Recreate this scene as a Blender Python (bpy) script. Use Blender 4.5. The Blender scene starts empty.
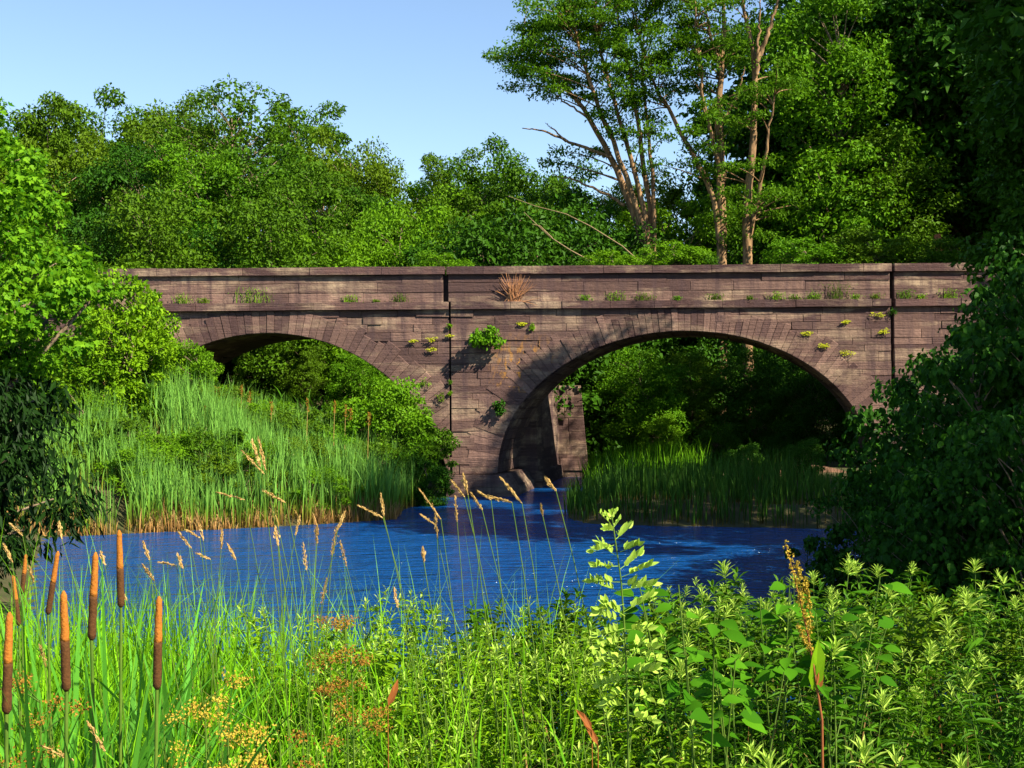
import bpy, math
import numpy as np
from mathutils import Matrix, Vector

SC = bpy.context.scene
COL = SC.collection
rad = math.radians
F = 1236.0
H0 = 3.0
PITCH = math.degrees(math.atan(16 / F))
ROLL = 0.4

# ------------------------------------------------------------------ camera
cam_d = bpy.data.cameras.new('camera')
cam = bpy.data.objects.new('camera', cam_d)
COL.objects.link(cam)
cam_d.sensor_width = 36
cam_d.lens = 36 * F / 1024
cam_d.clip_start = 0.05
cam_d.clip_end = 3000
_p = rad(PITCH); _r = rad(ROLL)
FWD = np.array([0, math.cos(_p), math.sin(_p)])
RGT = np.array([1.0, 0, 0]); UPV = np.cross(RGT, FWD)
_r0, _u0 = RGT.copy(), UPV.copy()
RGT = _r0 * math.cos(_r) - _u0 * math.sin(_r)
UPV = _u0 * math.cos(_r) + _r0 * math.sin(_r)
M = Matrix(((RGT[0], UPV[0], -FWD[0], 0), (RGT[1], UPV[1], -FWD[1], 0), (RGT[2], UPV[2], -FWD[2], H0), (0, 0, 0, 1)))
cam.matrix_world = M
SC.camera = cam


def at(px, py, Y):
    """world point on the plane y = Y that is seen at a picture position"""
    d = FWD + RGT * (px - 512) / F + UPV * (384 - py) / F
    t = Y / d[1]
    return np.array([d[0] * t, Y, H0 + d[2] * t])


# ------------------------------------------------------------------ light
SUN_EL = 42.0
SUN_AZ = math.degrees(math.atan2(0.80, -0.60))
w = bpy.data.worlds.new('World'); SC.world = w; w.use_nodes = True
nt = w.node_tree; nt.nodes.clear()
sky = nt.nodes.new('ShaderNodeTexSky'); sky.sky_type = 'NISHITA'; sky.sun_disc = False
sky.sun_elevation = rad(SUN_EL); sky.sun_rotation = rad(SUN_AZ)
sky.air_density = 1.0; sky.dust_density = 0.0; sky.ozone_density = 2.0
bg = nt.nodes.new('ShaderNodeBackground'); bg.inputs[1].default_value = 0.083
wo = nt.nodes.new('ShaderNodeOutputWorld')
nt.links.new(sky.outputs[0], bg.inputs[0]); nt.links.new(bg.outputs[0], wo.inputs[0])
sl = bpy.data.lights.new('sun', 'SUN'); sl.energy = 5.0; sl.angle = rad(0.53); sl.color = (1.0, 0.91, 0.72)
so = bpy.data.objects.new('sun', sl); COL.objects.link(so)
az = rad(SUN_AZ); el = rad(SUN_EL)
SD = Vector((math.sin(az) * math.cos(el), math.cos(az) * math.cos(el), math.sin(el)))
so.rotation_euler = SD.to_track_quat('Z', 'Y').to_euler()
so.location = (20, -20, 30)
SC.view_settings.view_transform = 'Standard'
SC.view_settings.look = 'None'
SC.view_settings.exposure = 1.38
SC.view_settings.gamma = 1
SC.view_settings.use_curve_mapping = False
SC.cycles.use_denoising = True
SC.cycles.max_bounces = 6
SC.cycles.diffuse_bounces = 2
SC.cycles.glossy_bounces = 3
SC.cycles.transmission_bounces = 3
SC.cycles.transparent_max_bounces = 4
SC.cycles.caustics_reflective = False
SC.cycles.caustics_refractive = False

# ------------------------------------------------------------------ materials


class N:
    def __init__(s, name):
        s.m = bpy.data.materials.new(name); s.m.use_nodes = True
        s.t = s.m.node_tree; s.t.nodes.clear()
        s.out = s.n('ShaderNodeOutputMaterial')

    def n(s, typ, **kw):
        x = s.t.nodes.new(typ)
        for k, v in kw.items():
            setattr(x, k, v)
        return x

    def l(s, a, b):
        s.t.links.new(a, b)

    def mix(s, fac, a, b, mode='MIX'):
        x = s.n('ShaderNodeMix', data_type='RGBA', blend_type=mode)
        for i, v in ((0, fac), (6, a), (7, b)):
            if isinstance(v, (int, float)):
                x.inputs[i].default_value = v
            elif isinstance(v, tuple):
                x.inputs[i].default_value = (*v, 1) if len(v) == 3 else v
            else:
                s.l(v, x.inputs[i])
        return x.outputs[2]

    def ramp(s, fac, stops):
        x = s.n('ShaderNodeValToRGB')
        e = x.color_ramp.elements
        while len(e) < len(stops):
            e.new(0.5)
        for q, (p, c) in zip(e, stops):
            q.position = p
            q.color = (*c, 1) if isinstance(c, tuple) else (c, c, c, 1)
        s.l(fac, x.inputs[0])
        return x.outputs[0]

    def noise(s, vec, scale, detail=4, rough=0.55):
        x = s.n('ShaderNodeTexNoise')
        x.inputs['Scale'].default_value = scale
        x.inputs['Detail'].default_value = detail
        x.inputs['Roughness'].default_value = rough
        if vec is not None:
            s.l(vec, x.inputs['Vector'])
        return x.outputs['Fac']

    def mapping(s, vec, scale=(1, 1, 1), loc=(0, 0, 0)):
        x = s.n('ShaderNodeMapping')
        x.inputs['Scale'].default_value = scale
        x.inputs['Location'].default_value = loc
        s.l(vec, x.inputs['Vector'])
        return x.outputs[0]


def leaf_mat(name, a, b, c=None, transl=0.35, rough=0.55, spec=0.10, objvar=0.35):
    """leaf colours: varied leaf by leaf (mesh island) and plant by plant"""
    k = N(name)
    geo = k.n('ShaderNodeNewGeometry'); oi = k.n('ShaderNodeObjectInfo')
    col = k.mix(geo.outputs['Random Per Island'], a, b)
    if c is not None:
        m = k.n('ShaderNodeMath', operation='MULTIPLY'); k.l(oi.outputs['Random'], m.inputs[0]); m.inputs[1].default_value = objvar * 2
        col = k.mix(m.outputs[0], col, c)
    p = k.n('ShaderNodeBsdfPrincipled')
    k.l(col, p.inputs['Base Color']); p.inputs['Roughness'].default_value = rough
    p.inputs['Specular IOR Level'].default_value = spec
    t = k.n('ShaderNodeBsdfTranslucent')
    tc = k.mix(0.5, col, (1.0, 1.0, 0.35), 'MULTIPLY')
    k.l(tc, t.inputs['Color'])
    mx = k.n('ShaderNodeMixShader'); mx.inputs[0].default_value = transl
    k.l(p.outputs[0], mx.inputs[1]); k.l(t.outputs[0], mx.inputs[2]); k.l(mx.outputs[0], k.out.inputs[0])
    return k.m


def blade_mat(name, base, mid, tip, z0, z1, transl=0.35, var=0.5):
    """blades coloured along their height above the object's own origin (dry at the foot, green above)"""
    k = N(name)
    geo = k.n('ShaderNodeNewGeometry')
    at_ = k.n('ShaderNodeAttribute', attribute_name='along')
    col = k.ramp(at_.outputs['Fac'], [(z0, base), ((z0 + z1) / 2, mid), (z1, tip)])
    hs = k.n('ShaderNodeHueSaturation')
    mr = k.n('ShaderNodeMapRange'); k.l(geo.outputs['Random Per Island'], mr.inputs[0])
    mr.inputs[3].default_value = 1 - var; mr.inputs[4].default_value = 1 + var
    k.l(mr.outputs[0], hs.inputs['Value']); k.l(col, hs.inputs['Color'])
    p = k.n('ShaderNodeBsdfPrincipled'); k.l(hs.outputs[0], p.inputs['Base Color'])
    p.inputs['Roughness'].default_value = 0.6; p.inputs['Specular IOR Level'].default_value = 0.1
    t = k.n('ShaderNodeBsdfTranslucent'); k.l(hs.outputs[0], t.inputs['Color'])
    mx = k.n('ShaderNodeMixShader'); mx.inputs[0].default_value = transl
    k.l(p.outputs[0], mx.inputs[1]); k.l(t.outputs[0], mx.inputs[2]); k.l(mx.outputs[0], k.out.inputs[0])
    return k.m


def plain_mat(name, a, b, scale=8, rough=0.8, bump=0.3, stretch=(1, 1, 1)):
    k = N(name)
    tc = k.n('ShaderNodeTexCoord')
    v = k.mapping(tc.outputs['Object'], stretch)
    n = k.noise(v, scale, 5)
    f = k.ramp(n, [(0.3, 0.0), (0.7, 1.0)])
    p = k.n('ShaderNodeBsdfPrincipled'); k.l(k.mix(f, a, b), p.inputs['Base Color'])
    p.inputs['Roughness'].default_value = rough; p.inputs['Specular IOR Level'].default_value = 0.2
    if bump:
        bp = k.n('ShaderNodeBump'); bp.inputs['Strength'].default_value = bump; bp.inputs['Distance'].default_value = 0.03
        k.l(n, bp.inputs['Height']); k.l(bp.outputs[0], p.inputs['Normal'])
    k.l(p.outputs[0], k.out.inputs[0])
    return k.m


def stone_mat(name, lo, hi, orange=False, bedding=0.6, wash=1.0):
    k = N(name)
    geo = k.n('ShaderNodeNewGeometry'); tc = k.n('ShaderNodeTexCoord'); P = tc.outputs['Object']
    base = k.ramp(geo.outputs['Random Per Island'], [(0.0, lo), (0.45, tuple((x + y) / 2 for x, y in zip(lo, hi))), (0.8, hi), (1.0, tuple(min(1, x * 1.35) for x in hi))])
    # beds of the sandstone: thin horizontal bands
    bed = k.noise(k.mapping(P, (0.7, 0.7, 14)), 1.6, 6, 0.65)
    c = k.mix(k.ramp(bed, [(0.35, 0.0), (0.65, 1.0)]), base, (0.30, 0.26, 0.25), 'MULTIPLY')
    c = k.mix(bedding, base, c)
    # pale bloom in broad patches, dark water streaks running down
    pale = k.ramp(k.noise(k.mapping(P, (0.35, 0.35, 1.8), (3, 1, 7)), 1.3, 6, 0.65), [(0.5, 0.0), (0.68, 1.0)])
    pm = k.n('ShaderNodeMath', operation='MULTIPLY'); k.l(pale, pm.inputs[0]); pm.inputs[1].default_value = 0.7 * wash
    c = k.mix(pm.outputs[0], c, (0.52, 0.38, 0.25))
    st = k.ramp(k.noise(k.mapping(P, (2.6, 2.6, 0.22)), 1.4, 5, 0.6), [(0.46, 0.0), (0.66, 1.0)])
    sm = k.n('ShaderNodeMath', operation='MULTIPLY'); k.l(st, sm.inputs[0]); sm.inputs[1].default_value = 0.8 * wash
    c = k.mix(sm.outputs[0], c, (0.075, 0.045, 0.048))
    big = k.ramp(k.noise(k.mapping(P, (0.5, 0.5, 0.8), (9, 4, 2)), 0.9, 6, 0.65), [(0.42, 0.0), (0.62, 1.0)])
    bm_ = k.n('ShaderNodeMath', operation='MULTIPLY'); k.l(big, bm_.inputs[0]); bm_.inputs[1].default_value = 0.45 * wash
    c = k.mix(bm_.outputs[0], c, (0.055, 0.034, 0.034))
    sp = k.ramp(k.noise(P, 22, 4, 0.7), [(0.52, 0.0), (0.68, 1.0)])
    s2 = k.n('ShaderNodeMath', operation='MULTIPLY'); k.l(sp, s2.inputs[0]); s2.inputs[1].default_value = 0.5
    c = k.mix(s2.outputs[0], c, (0.10, 0.065, 0.06))
    if orange:  # rust-coloured lichen below the shrub on the pier
        sep = k.n('ShaderNodeSeparateXYZ'); k.l(P, sep.inputs[0])

        def win(o, c0, half):
            a = k.n('ShaderNodeMath', operation='SUBTRACT'); k.l(o, a.inputs[0]); a.inputs[1].default_value = c0
            b = k.n('ShaderNodeMath', operation='ABSOLUTE'); k.l(a.outputs[0], b.inputs[0])
            m = k.n('ShaderNodeMapRange'); k.l(b.outputs[0], m.inputs[0])
            m.inputs[1].default_value = half; m.inputs[2].default_value = half * 0.3
            return m.outputs[0]
        mm = k.n('ShaderNodeMath', operation='MULTIPLY'); k.l(win(sep.outputs[0], 0.35, 1.2), mm.inputs[0]); k.l(win(sep.outputs[2], 3.95, 1.2), mm.inputs[1])
        nz = k.ramp(k.noise(k.mapping(P, (2.5, 2.5, 1.2)), 2.6, 5, 0.7), [(0.5, 0.0), (0.6, 1.0)])
        m2 = k.n('ShaderNodeMath', operation='MULTIPLY'); k.l(mm.outputs[0], m2.inputs[0]); k.l(nz, m2.inputs[1])
        c = k.mix(m2.outputs[0], c, (0.36, 0.17, 0.035))
    p = k.n('ShaderNodeBsdfPrincipled'); k.l(c, p.inputs['Base Color'])
    p.inputs['Roughness'].default_value = 0.92; p.inputs['Specular IOR Level'].default_value = 0.15
    n1 = k.noise(P, 9, 8, 0.7)
    ad = k.n('ShaderNodeMath', operation='ADD'); k.l(n1, ad.inputs[0]); k.l(bed, ad.inputs[1])
    bp = k.n('ShaderNodeBump'); bp.inputs['Strength'].default_value = 0.7; bp.inputs['Distance'].default_value = 0.05
    k.l(ad.outputs[0], bp.inputs['Height']); k.l(bp.outputs[0], p.inputs['Normal'])
    k.l(p.outputs[0], k.out.inputs[0])
    return k.m


def water_mat():
    k = N('pond_water')
    tc = k.n('ShaderNodeTexCoord'); P = tc.outputs['Object']
    p = k.n('ShaderNodeBsdfPrincipled')
    p.inputs['Base Color'].default_value = (0.002, 0.048, 0.185, 1)
    p.inputs['Roughness'].default_value = 0.17; p.inputs['IOR'].default_value = 1.33; p.inputs['Specular IOR Level'].default_value = 0.5
    n1 = k.noise(k.mapping(P, (0.7, 1.7, 1)), 2.6, 4, 0.6)
    n2 = k.noise(k.mapping(P, (0.5, 1.1, 1), (5, 2, 0)), 0.9, 3, 0.5)
    a = k.n('ShaderNodeMath', operation='MULTIPLY_ADD'); k.l(n2, a.inputs[0]); a.inputs[1].default_value = 1.4; k.l(n1, a.inputs[2])
    bp = k.n('ShaderNodeBump'); bp.inputs['Strength'].default_value = 1.0; bp.inputs['Distance'].default_value = 0.28
    k.l(a.outputs[0], bp.inputs['Height']); k.l(bp.outputs[0], p.inputs['Normal'])
    k.l(p.outputs[0], k.out.inputs[0])
    return k.m


G = {}
G['stone'] = stone_mat('weathered_sandstone', (0.074, 0.040, 0.038), (0.205, 0.122, 0.098), False, 0.3, 0.6)
G['cap_stone'] = stone_mat('dark_capstone', (0.062, 0.032, 0.032), (0.125, 0.069, 0.062))
G['wall_stone'] = stone_mat('coursed_sandstone', (0.098, 0.054, 0.049), (0.225, 0.136, 0.108), True)
G['dark_stone'] = stone_mat('dark_sandstone', (0.085, 0.05, 0.046), (0.17, 0.11, 0.09))  # darker tone of the bridge stone
G['core'] = plain_mat('open_joints', (0.02, 0.013, 0.012), (0.04, 0.027, 0.022), 6)
G['soil'] = plain_mat('soil', (0.035, 0.045, 0.012), (0.08, 0.06, 0.03), 1.5, 0.95)
G['clay'] = plain_mat('bare_clay', (0.11, 0.055, 0.034), (0.17, 0.09, 0.055), 3, 0.95)
G['water'] = water_mat()
G['bark'] = plain_mat('grey_bark', (0.10, 0.07, 0.045), (0.30, 0.22, 0.14), 5, 0.9, 0.8, (3, 3, 0.6))
G['locust_bark'] = plain_mat('orange_brown_bark', (0.06, 0.036, 0.020), (0.36, 0.215, 0.105), 3, 0.9, 0.9, (3, 3, 0.5))  # patchy orange-brown bark of the locust stems
G['dead_wood'] = plain_mat('bleached_dead_wood', (0.14, 0.10, 0.05), (0.27, 0.20, 0.10), 6, 0.9, 0.5, (3, 3, 0.6))
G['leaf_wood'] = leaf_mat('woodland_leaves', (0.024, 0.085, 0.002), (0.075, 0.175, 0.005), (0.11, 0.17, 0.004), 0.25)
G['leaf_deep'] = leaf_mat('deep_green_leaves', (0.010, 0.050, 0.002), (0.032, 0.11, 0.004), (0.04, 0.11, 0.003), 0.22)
G['leaf_bright'] = leaf_mat('bright_leaves', (0.045, 0.15, 0.003), (0.13, 0.29, 0.008), (0.14, 0.28, 0.006))
G['leaf_maple'] = leaf_mat('maple_leaves', (0.04, 0.15, 0.003), (0.17, 0.36, 0.010), None, 0.4)
G['leaf_locust'] = leaf_mat('locust_leaves', (0.045, 0.13, 0.004), (0.12, 0.25, 0.008), None, 0.4)
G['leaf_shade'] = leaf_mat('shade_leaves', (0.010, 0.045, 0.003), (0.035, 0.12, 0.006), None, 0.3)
G['leaf_yew'] = leaf_mat('shade_darkened_leaves', (0.004, 0.016, 0.002), (0.012, 0.040, 0.004), None, 0.15)  # near-black colour carries the shade of the shrubs at the left edge
G['leaf_weed'] = leaf_mat('weed_leaves', (0.016, 0.065, 0.002), (0.062, 0.19, 0.004), (0.085, 0.20, 0.004), 0.3)
G['leaf_tip'] = leaf_mat('pale_tip_leaves', (0.24, 0.42, 0.035), (0.46, 0.58, 0.11), (0.34, 0.50, 0.06), 0.3)
G['leaf_yellow'] = leaf_mat('yellow_green_leaves', (0.055, 0.15, 0.002), (0.21, 0.38, 0.007), (0.15, 0.29, 0.004), 0.3)
G['leaf_broad'] = leaf_mat('broad_leaves', (0.03, 0.12, 0.003), (0.08, 0.24, 0.007), None, 0.35, 0.7, 0.05)
G['leaf_red'] = leaf_mat('withered_red_leaves', (0.24, 0.07, 0.02), (0.36, 0.14, 0.03), None, 0.3)
G['moss'] = leaf_mat('yellow_moss', (0.30, 0.34, 0.010), (0.50, 0.50, 0.02), None, 0.2)
G['stem_green'] = plain_mat('green_stem', (0.05, 0.11, 0.008), (0.10, 0.16, 0.018), 20, 0.6, 0)
G['stem_red'] = plain_mat('red_brown_stem', (0.17, 0.040, 0.018), (0.27, 0.10, 0.03), 20, 0.6, 0)
G['seed_straw'] = leaf_mat('straw_seed', (0.45, 0.27, 0.08), (0.66, 0.46, 0.18), None, 0.3)
G['seed_rust'] = leaf_mat('rust_seed', (0.20, 0.09, 0.012), (0.34, 0.18, 0.025), None, 0.2)
G['seed_dock'] = leaf_mat('dock_seed', (0.35, 0.24, 0.02), (0.50, 0.36, 0.05), None, 0.2)
G['cat_upper'] = plain_mat('cattail_upper_spike', (0.27, 0.085, 0.010), (0.38, 0.14, 0.018), 160, 0.9, 0.25)
G['cat_lower'] = plain_mat('cattail_lower_spike', (0.05, 0.020, 0.006), (0.10, 0.042, 0.012), 160, 0.95, 0.2)
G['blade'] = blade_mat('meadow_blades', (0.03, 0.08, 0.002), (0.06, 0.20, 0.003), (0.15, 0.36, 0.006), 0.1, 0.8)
G['cat_blade'] = blade_mat('cattail_blades', (0.07, 0.16, 0.01), (0.05, 0.20, 0.015), (0.08, 0.27, 0.02), 0.1, 0.8, 0.3, 0.3)
G['reed'] = blade_mat('reed_blades', (0.24, 0.17, 0.025), (0.13, 0.25, 0.02), (0.15, 0.33, 0.05), 0.05, 0.55, 0.35, 0.4)
G['shade_reed'] = blade_mat('shade_darkened_reed_blades', (0.12, 0.07, 0.015), (0.03, 0.08, 0.006), (0.04, 0.11, 0.010), 0.05, 0.4, 0.3, 0.4)  # reeds of the spit: their shade is put into the blade colour
G['under_blade'] = blade_mat('shade_toned_undergrowth_blades', (0.02, 0.05, 0.002), (0.025, 0.085, 0.003), (0.05, 0.14, 0.004), 0.1, 0.8)  # dark tone paints shade into the gaps low between the plants
G['dry_reed'] = blade_mat('dry_reed_blades', (0.30, 0.15, 0.04), (0.42, 0.24, 0.08), (0.40, 0.27, 0.10), 0.1, 0.9, 0.3, 0.35)
G['brush'] = plain_mat('dry_brush', (0.34, 0.15, 0.07), (0.46, 0.23, 0.11), 12, 0.9, 0)

# ------------------------------------------------------------------ mesh helpers


class MB:
    """collects vertices and faces as numpy arrays and links them as ONE mesh"""

    def __init__(s):
        s.v = []; s.f = {}; s.n = 0; s.al = []

    def add(s, v, faces, along=None):
        v = np.asarray(v, dtype=np.float32).reshape(-1, 3)
        for fa in faces:
            fa = np.asarray(fa, dtype=np.int32)
            if fa.size:
                s.f.setdefault(fa.shape[1], []).append(fa + s.n)
        s.v.append(v); s.n += len(v)
        s.al.append(np.zeros(len(v), np.float32) if along is None else np.asarray(along, np.float32))

    def mesh(s, name, mat, smooth=False):
        me = bpy.data.meshes.new(name)
        v = np.concatenate(s.v)
        me.vertices.add(len(v)); me.vertices.foreach_set('co', v.ravel())
        idx, starts, tot, c = [], [], [], 0
        for k in sorted(s.f):
            a = np.concatenate(s.f[k]); idx.append(a.ravel())
            starts.append(c + np.arange(len(a)) * k); tot.append(np.full(len(a), k)); c += a.size
        idx = np.concatenate(idx); starts = np.concatenate(starts).astype(np.int32); tot = np.concatenate(tot).astype(np.int32)
        me.loops.add(len(idx)); me.loops.foreach_set('vertex_index', idx)
        me.polygons.add(len(starts)); me.polygons.foreach_set('loop_start', starts)
        try:
            me.polygons.foreach_set('loop_total', tot)
        except Exception:
            pass
        me.polygons.foreach_set('use_smooth', np.full(len(starts), smooth))
        a = me.attributes.new('along', 'FLOAT', 'POINT'); a.data.foreach_set('value', np.concatenate(s.al))
        me.materials.append(mat); me.update(calc_edges=True); me.validate()
        return me

    def build(s, name, mat, parent=None, smooth=False):
        return link(name, s.mesh(name, mat, smooth), parent)


def link(name, me, parent=None):
    o = bpy.data.objects.new(name, me); COL.objects.link(o)
    if parent is not None:
        o.parent = parent
    return o


def tag(o, label=None, cat=None, group=None, kind=None):
    if label:
        o['label'] = label
    if cat:
        o['category'] = cat
    if group:
        o['group'] = group
    if kind or cat:
        o['kind'] = kind or o.get('kind') or 'thing'
    return o


def empty(name, label, cat, loc=(0, 0, 0), rz=0.0, sc=1.0, group=None):
    o = bpy.data.objects.new(name, None); COL.objects.link(o)
    o.location = loc; o.rotation_euler = (0, 0, rz); o.scale = (sc, sc, sc) if np.isscalar(sc) else sc
    o.empty_display_size = 0.2
    return tag(o, label, cat, group)


KIDS = {}


def copy_thing(src, loc, rz, sc, label, group=None, tilt=(0, 0)):
    r = src.copy(); COL.objects.link(r)
    r.location = loc; r.rotation_euler = (tilt[0], tilt[1], rz); r.scale = (sc, sc, sc) if np.isscalar(sc) else sc
    r['label'] = label
    if group:
        r['group'] = group
    for ch in KIDS[src.name]:
        c = ch.copy(); COL.objects.link(c); c.parent = r
    return r


def unit(a):
    return a / (np.linalg.norm(a, axis=-1, keepdims=True) + 1e-9)


def tube(mb, pts, radii, k=6, cap=False):
    pts = np.asarray(pts, float); n = len(pts)
    radii = np.broadcast_to(np.asarray(radii, float), (n,))
    d = unit(np.gradient(pts, axis=0))
    ref = np.array([0.31, 0.95, 0.05]) if abs(d[0][2]) > 0.7 else np.array([0, 0, 1.0])
    s = unit(np.cross(d, ref)); u = np.cross(s, d)
    a = np.arange(k) / k * 2 * math.pi
    v = pts[:, None] + radii[:, None, None] * (np.cos(a)[None, :, None] * s[:, None] + np.sin(a)[None, :, None] * u[:, None])
    i = np.arange(n - 1)[:, None] * k + np.arange(k)[None]
    j = np.arange(n - 1)[:, None] * k + (np.arange(k)[None] + 1) % k
    f = np.stack([i, j, j + k, i + k], -1).reshape(-1, 4)
    fs = [f]
    if cap:
        fs.append(np.array([list(range((n - 1) * k, n * k))])); fs.append(np.array([list(range(k))[::-1]]))
    mb.add(v.reshape(-1, 3), fs, np.repeat(np.linspace(0, 1, n), k))


def leaves4(mb, c, axis, nrm, L, W, fold=0.18):
    """one folded four-cornered leaf at every c"""
    axis = unit(axis); side = unit(np.cross(axis, nrm)); n = np.cross(side, axis)
    L = np.asarray(L)[:, None]; W = np.asarray(W)[:, None]
    b = c; t = c + axis * L - n * L * 0.12
    r = c + axis * L * 0.42 + side * W * 0.5 + n * W * fold
    l = c + axis * L * 0.42 - side * W * 0.5 + n * W * fold
    v = np.stack([b, r, t, l], 1).reshape(-1, 3)
    m = len(c); i = np.arange(m) * 4
    mb.add(v, [np.stack([i, i + 1, i + 2], 1), np.stack([i, i + 2, i + 3], 1)])


def leaves7(mb, c, axis, nrm, L, W, fold=0.2, droop=0.25, wide=0.35):
    """pointed leaf blades with a bent midrib, for plants seen close"""
    axis = unit(axis); side = unit(np.cross(axis, nrm)); n = np.cross(side, axis)
    L = np.asarray(L)[:, None]; W = np.asarray(W)[:, None]
    m = c + axis * L * 0.5 - n * L * droop * 0.12
    t = c + axis * L * (1 - droop * 0.15) - n * L * droop
    r1 = c + axis * L * wide * 0.7 + side * W * 0.44 + n * W * fold
    r2 = c + axis * L * (wide + 0.33) + side * W * 0.40 + n * (W * fold - L * droop * 0.3)
    l1 = c + axis * L * wide * 0.7 - side * W * 0.44 + n * W * fold
    l2 = c + axis * L * (wide + 0.33) - side * W * 0.40 + n * (W * fold - L * droop * 0.3)
    v = np.stack([c, m, t, r1, r2, l1, l2], 1).reshape(-1, 3)
    k = len(c); i = np.arange(k) * 7
    mb.add(v, [np.stack([i, i + 3, i + 4, i + 1], 1), np.stack([i + 1, i + 4, i + 2], 1), np.stack([i, i + 1, i + 6, i + 5], 1), np.stack([i + 1, i + 2, i + 6], 1)])


OVAL = [(0.0, 0.0), (0.12, 0.26), (0.32, 0.48), (0.55, 0.47), (0.78, 0.27), (1.0, 0.0)]


def leaves_oval(mb, c, axis, nrm, L, W, fold=0.15, droop=0.2):
    axis = unit(axis); side = unit(np.cross(axis, nrm)); n = np.cross(side, axis)
    L = np.asarray(L)[:, None]; W = np.asarray(W)[:, None]; vs = []
    for t, w_ in OVAL:
        m_ = c + axis * L * t - n * L * droop * t * t
        vs.append(m_)
        vs.append(m_ + side * W * w_ + n * W * fold * w_ * 2); vs.append(m_ - side * W * w_ + n * W * fold * w_ * 2)
    v = np.stack(vs, 1).reshape(-1, 3)
    i = np.arange(len(c)) * 18; f = []
    for q in range(5):
        a = i + q * 3
        f += [np.stack([a, a + 1, a + 4, a + 3], 1), np.stack([a, a + 3, a + 5, a + 2], 1)]
    mb.add(v, f)


STAR = np.array([(0, 0), (0.30, 0.02), (0.52, 0.30), (0.30, 0.42), (0.42, 0.80), (0.14, 0.66), (0, 1.05), (-0.14, 0.66), (-0.42, 0.80), (-0.30, 0.42), (-0.52, 0.30), (-0.30, 0.02)])


def leaves_star(mb, c, axis, nrm, L):
    """lobed maple leaves"""
    axis = unit(axis); side = unit(np.cross(axis, nrm)); n = np.cross(side, axis)
    L = np.asarray(L)[:, None, None]
    a = STAR[None, :, 1, None]; b = STAR[None, :, 0, None]
    v = c[:, None] + L * (a * axis[:, None] + b * side[:, None] + (np.abs(b) * 0.35 - a * a * 0.22) * n[:, None])
    k = len(c); i = np.arange(k)[:, None] * 12
    f1 = i + np.array([[0, 1, 2, 3, 4, 5, 6]]); f2 = i + np.array([[0, 6, 7, 8, 9, 10, 11]])
    mb.add(v.reshape(-1, 3), [f1, f2])


def blades(mb, base, h, az_, lean, wid, seg=4, kink=0.0, rng=None):
    """upright tapering grass blades"""
    n = len(base); h = np.asarray(h)[:, None]; lean = np.asarray(lean)[:, None]; wid = np.asarray(wid)
    t = np.linspace(0, 1, seg + 1)[None]
    dx, dy = np.cos(az_)[:, None], np.sin(az_)[:, None]
    out = h * lean * t ** 2.2
    up = h * (t - 0.35 * lean * t ** 2.5)
    ctr = base[:, None] + np.stack([dx * out, dy * out, up], -1)
    fa = az_ + math.pi / 2 + (rng.normal(0, 0.6, n) if rng is not None else 0)
    sd = np.stack([np.cos(fa), np.sin(fa), 0 * fa], -1)[:, None]
    ww = (wid[:, None] * np.minimum(1, (1 - t) * 2.2 + 0.03) * (0.65 + 0.35 * np.minimum(1, t * 4)))[..., None]
    v = np.stack([ctr - sd * ww * 0.5, ctr + sd * ww * 0.5], 2).reshape(-1, 3)
    k = (seg + 1) * 2
    i = (np.arange(n)[:, None] * k + np.arange(seg)[None] * 2).reshape(-1)
    mb.add(v, [np.stack([i, i + 1, i + 3, i + 2], 1)], np.tile(np.repeat(np.linspace(0, 1, seg + 1), 2), n))


# ------------------------------------------------------------------ ground
POND = np.array([(-10.4, 27.6), (-8.3, 28.5), (-5.1, 29.9), (-3.0, 31.3), (-3.0, 33.6), (-2.5, 37.0), (-2.2, 39.5), (-1.8, 43), (-1.0, 50), (0.5, 58),
                 (3.0, 58), (2.6, 50), (2.5, 43), (2.3, 40), (1.6, 36), (1.3, 31.5), (1.7, 29.9), (3.2, 29.2), (5.5, 28.7), (7.4, 28.2),
                 (8.3, 26), (7.2, 21), (6.2, 17), (5.4, 13), (4.4, 10.8), (1.5, 10.2), (-1.5, 10.4), (-4.0, 10.4), (-5.6, 13), (-6.9, 18), (-8.6, 22.5)])


def sdf(x, y):
    x = np.asarray(x, float); y = np.asarray(y, float)
    d = np.full(x.shape, 1e9); ins = np.zeros(x.shape, bool)
    n = len(POND)
    for i in range(n):
        ax, ay = POND[i]; bx, by = POND[(i + 1) % n]
        ex, ey = bx - ax, by - ay
        t = np.clip(((x - ax) * ex + (y - ay) * ey) / (ex * ex + ey * ey), 0, 1)
        d = np.minimum(d, np.hypot(x - ax - t * ex, y - ay - t * ey))
        c = (ay > y) != (by > y)
        with np.errstate(divide='ignore', invalid='ignore'):
            ins ^= c & (x < (bx - ax) * (y - ay) / (by - ay + 1e-12) + ax)
    return np.where(ins, -d, d)


def sstep(a, b, x):
    t = np.clip((x - a) / (b - a), 0, 1)
    return t * t * (3 - 2 * t)


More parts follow.
